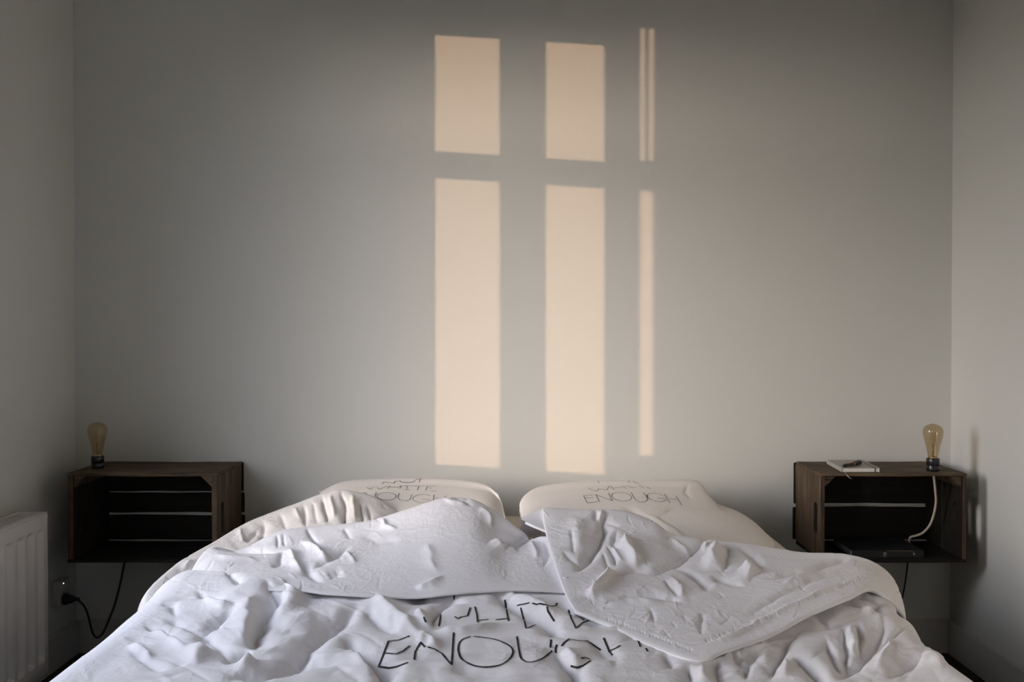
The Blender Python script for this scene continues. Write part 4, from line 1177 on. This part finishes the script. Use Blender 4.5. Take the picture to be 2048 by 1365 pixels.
# big corner flap on the right ------------------------------------------------------
def flap():
    cols = [
        [(1086, 1021, -.765), (1092, 1055, -.88), (1103, 1100, -1.03), (1117, 1145, -1.17), (1132, 1187, -1.30), (1150, 1222, -1.42)],
        [(1150, 1022, -.76), (1160, 1060, -.90), (1170, 1105, -1.05), (1180, 1150, -1.19), (1190, 1200, -1.35), (1208, 1244, -1.49)],
        [(1237, 1024, -.76), (1242, 1060, -.89), (1252, 1108, -1.05), (1264, 1157, -1.21), (1277, 1216, -1.42), (1290, 1280, -1.62)],
        [(1300, 1043, -.80), (1310, 1080, -.94), (1322, 1127, -1.10), (1340, 1182, -1.30), (1362, 1248, -1.54), (1388, 1312, -1.715)],
        [(1345, 1070, -.86), (1362, 1102, -.98), (1387, 1152, -1.17), (1410, 1200, -1.37), (1430, 1250, -1.55), (1452, 1297, -1.68)],
        [(1420, 1082, -.90), (1440, 1115, -1.04), (1465, 1150, -1.17), (1490, 1190, -1.34), (1515, 1230, -1.48), (1540, 1266, -1.585)],
        [(1500, 1091, -.94), (1522, 1115, -1.04), (1545, 1145, -1.18), (1568, 1175, -1.32), (1590, 1205, -1.42), (1615, 1228, -1.48)],
        [(1600, 1106, -.98), (1616, 1120, -1.07), (1635, 1140, -1.18), (1655, 1160, -1.28), (1675, 1180, -1.35), (1695, 1194, -1.38)],
        [(1690, 1111, -1.03), (1708, 1121, -1.08), (1728, 1134, -1.14), (1744, 1148, -1.20), (1752, 1162, -1.24), (1748, 1178, -1.285)],
        [(1750, 1134, -1.05), (1772, 1145, -1.08), (1788, 1163, -1.11), (1799, 1188, -1.15), (1806, 1213, -1.20), (1808, 1232, -1.25)]]
    net = np.array([[P(*c[r]) for c in cols] for r in range(6)])
    for k_ in (3, 4, 5, 6, 7): net[5, k_] = P(*cols[k_][5][:2], cols[k_][5][2]-.012)
    A = tucked(net, left=(.035, .0, -.035), right=(-.005, .02, -.09), zb=.55, zf=-.024)
    T = loft(A, 480, 300)
    cre = [([(1212, 1020), (1208, 1059), (1194, 1094), (1173, 1119), (1145, 1147)], .024, .018), ([(1150, 1030), (1155, 1070), (1165, 1100)], -.012, .04),
           ([(1173, 1196), (1200, 1180), (1214, 1160), (1218, 1140)], -.026, .018), ([(1222, 1152), (1270, 1140), (1311, 1142), (1350, 1129), (1372, 1118)], .013, .014),
           ([(1255, 1072), (1250, 1090), (1262, 1112), (1276, 1134)], -.024, .018), ([(1236, 1060), (1228, 1085), (1240, 1105)], .010, .012), ([(1193, 1022), (1188, 1045)], .008, .008), ([(1202, 1022), (1201, 1045)], -.008, .008),
           ([(1212, 1085), (1228, 1115), (1232, 1135)], .008, .006), ([(1203, 1100), (1215, 1130), (1218, 1145)], .007, .006), ([(1222, 1095), (1245, 1125)], -.006, .006),
           ([(1356, 1130), (1388, 1102), (1420, 1070)], .012, .010), ([(1400, 1085), (1414, 1090), (1405, 1110)], -.010, .010), ([(1432, 1090), (1428, 1120), (1432, 1142)], -.032, .028), ([(1455, 1090), (1458, 1110), (1445, 1145)], .012, .014),
           ([(1485, 1130), (1500, 1145), (1515, 1152)], -.024, .022), ([(1470, 1094), (1505, 1113), (1532, 1142)], .009, .012), ([(1420, 1150), (1450, 1160), (1490, 1175)], .010, .014),
           ([(1523, 1159), (1602, 1145), (1680, 1121), (1705, 1115)], .010, .012), ([(1490, 1235), (1580, 1179), (1658, 1150), (1720, 1140)], .006, .014), ([(1560, 1170), (1640, 1140)], -.006, .012),
           ([(1196, 1212), (1255, 1190), (1300, 1188), (1345, 1196), (1360, 1205)], .010, .012), ([(1190, 1220), (1260, 1202), (1330, 1206)], -.006, .012), ([(1340, 1150), (1362, 1180), (1368, 1196)], -.007, .012),
           ([(1345, 1131), (1380, 1145), (1411, 1170), (1422, 1184)], .012, .012), ([(1330, 1160), (1360, 1195)], .007, .008), ([(1300, 1215), (1308, 1245)], .005, .006), ([(1405, 1225), (1402, 1270)], .005, .006), ([(1210, 1040), (1240, 1055)], .006, .008),
           ([(1125, 1100), (1145, 1120), (1160, 1130)], .006, .008), ([(1140, 1060), (1150, 1110)], .006, .007), ([(1345, 1075), (1385, 1120)], -.007, .012), ([(1405, 1290), (1460, 1272), (1560, 1225), (1640, 1185), (1740, 1150)], -.006, .010)]
    # puckers along the stitched hem
    rg = random.Random(3)
    for k in range(64):
        q = k/63.; x = 1415+q*330; y = 1281-q*128+5*math.sin(q*6)
        l = rg.uniform(5, 12); cre.append(([(x-rg.uniform(2, 5), y-l*.8), (x+rg.uniform(2, 5), y+l*.5)], rg.uniform(.0012, .0028), .0030))
    for k in range(26):
        q = k/25.; x = 1215+q*165; y = 1240+q*60; cre.append(([(x-1, y-6), (x+2, y+3)], rg.uniform(.001, .002), .0030))
    T = creases(T, [(p_, a_*.95, w_) for p_, a_, w_ in cre])
    T = multi(T, ((7, .028, .009, 60, .14), (3, .012, .003, 60, .2)), 15)
    return creases(T, pressed((1090, 1450, 1025, 1300), 130, 35, (.0008, .0020), (14, 50))+pressed((1400, 1800, 1095, 1300), 90, 36, (.0007, .0018), (12, 40)))
X4 = flap()
sheet('turned_over_corner', X4, M_DUVET, duvet, 'large stitched corner of the duvet folded over to the right')
# small tongue of the flap reaching left between the pillows
def tongue():
    net = np.array([[PP(1042, 1038, -.80), PP(1060, 1030, -.78), PP(1085, 1021, -.765), PP(1120, 1022, -.77)],
                    [PP(1044, 1041, -.82), PP(1062, 1040, -.82), PP(1088, 1040, -.82), PP(1120, 1045, -.85)],
                    [PP(1050, 1044, -.84), PP(1068, 1052, -.87), PP(1094, 1062, -.90), PP(1125, 1070, -.93)]])
    A = tucked(net, zb=.58, zf=-.016); T = loft(A, 70, 50)
    return crumple(T, .02, 40, .06, .2, 18, .0006, .004, 2)
X5 = tongue()
sheet('folded_tip', X5, M_DUVET, duvet)

# press studs and ink ----------------------------------------------------------------
ORG = Vector((0, -CAM_D, CAM_H))
def grid_faces(X):
    n, m, _ = X.shape; idx = np.arange(n*m).reshape(n, m)
    return np.stack([idx[:-1, :-1], idx[:-1, 1:], idx[1:, 1:], idx[1:, :-1]], -1).reshape(-1, 4)
bv_flap = bvh_of(X4, grid_faces(X4)); bv_body = bvh_of(Xb, grid_faces(Xb)); bv_up = bvh_of(X1, grid_faces(X1))
def stud(px, py, bv, rad=.006):
    d = (Vector(P(px, py, 0))-ORG).normalized(); h = bv.ray_cast(ORG, d)
    if h[0] is None: return
    nn = h[1] if h[1].dot(d) < 0 else -h[1]
    q = nn.to_track_quat('Z', 'Y').to_matrix().to_4x4()
    bm = lathe_bm([(0, .0022), (rad*.35, .0018), (rad*.6, .0010), (rad*.85, .0024), (rad, .0018), (rad*1.05, 0), (rad, -.002)], 24)
    for v in bm.verts: v.co = (q @ v.co)+h[0]-Vector(duvet.location)
    from_bm('button', bm, M_DUVET, duvet, True)
stud(1131, 1156, bv_flap); stud(302, 1193, bv_up, .007)
K9 = (650, 1130, 2048/800.)
L_BODY = [sc(s, *K9) for s in (
    [(662, 152), (662, 180)], [(740, 132), (755, 142), (770, 148)], [(800, 132), (806, 124)], [(833, 112), (853, 127)], [(970, 142), (998, 128)], [(1106, 126), (1111, 148)],
    [(506, 270), (518, 298)], [(593, 256), (588, 296), (583, 318)], [(665, 268), (680, 280), (697, 270), (730, 264), (744, 222)], [(768, 218), (778, 258), (782, 298)], [(782, 288), (838, 282)], [(875, 284), (935, 278)], [(921, 182), (930, 238), (940, 290)],
    [(985, 211), (1048, 197)], [(1003, 222), (1018, 280), (1030, 328), (1050, 322), (1080, 310)], [(1062, 199), (1085, 206), (1100, 201), (1160, 215), (1182, 212), (1188, 198)], [(1138, 216), (1142, 240), (1160, 270), (1175, 292)], [(1247, 234), (1262, 280), (1285, 327), (1320, 300), (1350, 287), (1385, 282)],
    [(432, 367), (380, 388), (325, 394), (276, 524), (330, 532), (370, 524), (424, 503)], [(308, 455), (365, 460), (400, 445), (434, 418)],
    [(457, 490), (462, 450), (475, 425), (490, 400), (512, 424)], [(526, 424), (560, 434), (600, 458), (625, 490), (648, 516), (653, 450), (659, 350)],
    [(745, 370), (705, 385), (686, 410), (684, 450), (705, 490), (765, 520), (830, 527), (900, 515), (945, 485), (963, 447), (940, 415), (880, 388), (820, 376), (760, 370)],
    [(983, 370), (990, 420), (1000, 470), (1015, 492), (1050, 502), (1110, 485), (1150, 455), (1162, 442)], [(1157, 386), (1154, 428)], [(1187, 412), (1180, 435), (1181, 455)],
    [(1212, 420), (1226, 400), (1252, 382), (1290, 390), (1345, 394), (1380, 418), (1413, 440)], [(1310, 482), (1335, 478), (1358, 488)], [(1260, 520), (1290, 529), (1320, 520), (1360, 494)],
    [(1427, 378), (1445, 420), (1458, 452), (1472, 466)], [(1455, 445), (1490, 430), (1512, 416)], [(1591, 368), (1605, 395), (1615, 424)], [(1643, 430), (1652, 448)])]
L_BODY = [([(p.x, p.y) for p in smooth_path([(q[0], q[1], 0) for q in st], 6)] if len(st) >= 8 else st) for st in L_BODY]
ink('printed_lettering', L_BODY, [bv_body], .0042, duvet, M_INK)
# stitched hem line on the turned-over corner
hem = [[(1162, 1212), (1215, 1233), (1290, 1266), (1385, 1297), (1440, 1283), (1500, 1260), (1560, 1235), (1640, 1198), (1730, 1163)]]
o = ink('hem_stitching', hem, [bv_flap], .0016, duvet, M_DUVET)

# ------------------------------------------------------------------ pieces that belong to a part
def kids(root): return {c.name.split('.')[0]: c for c in root.children}
def nest(root, child, part):
    k = kids(root)
    for c in list(root.children):
        if c.name.split('.')[0] == child and part in k: c.parent = k[part]
for ob in list(bpy.data.objects):
    if ob.parent is not None: continue
    n = ob.name.split('.')[0]
    if n == 'bulb_lamp':
        nest(ob, 'filament', 'glass_bulb'); nest(ob, 'glass_stem', 'glass_bulb'); nest(ob, 'plug', 'power_cord')
    elif n == 'pen':
        nest(ob, 'clip', 'cap'); nest(ob, 'band', 'cap')
    elif n == 'pillow': nest(ob, 'printed_lettering', 'pillowcase')
    elif n == 'book': nest(ob, 'spine_lettering', 'spine'); nest(ob, 'gold_line', 'spine')
    elif n == 'duvet': nest(ob, 'printed_lettering', 'duvet_body'); nest(ob, 'hem_stitching', 'turned_over_corner')
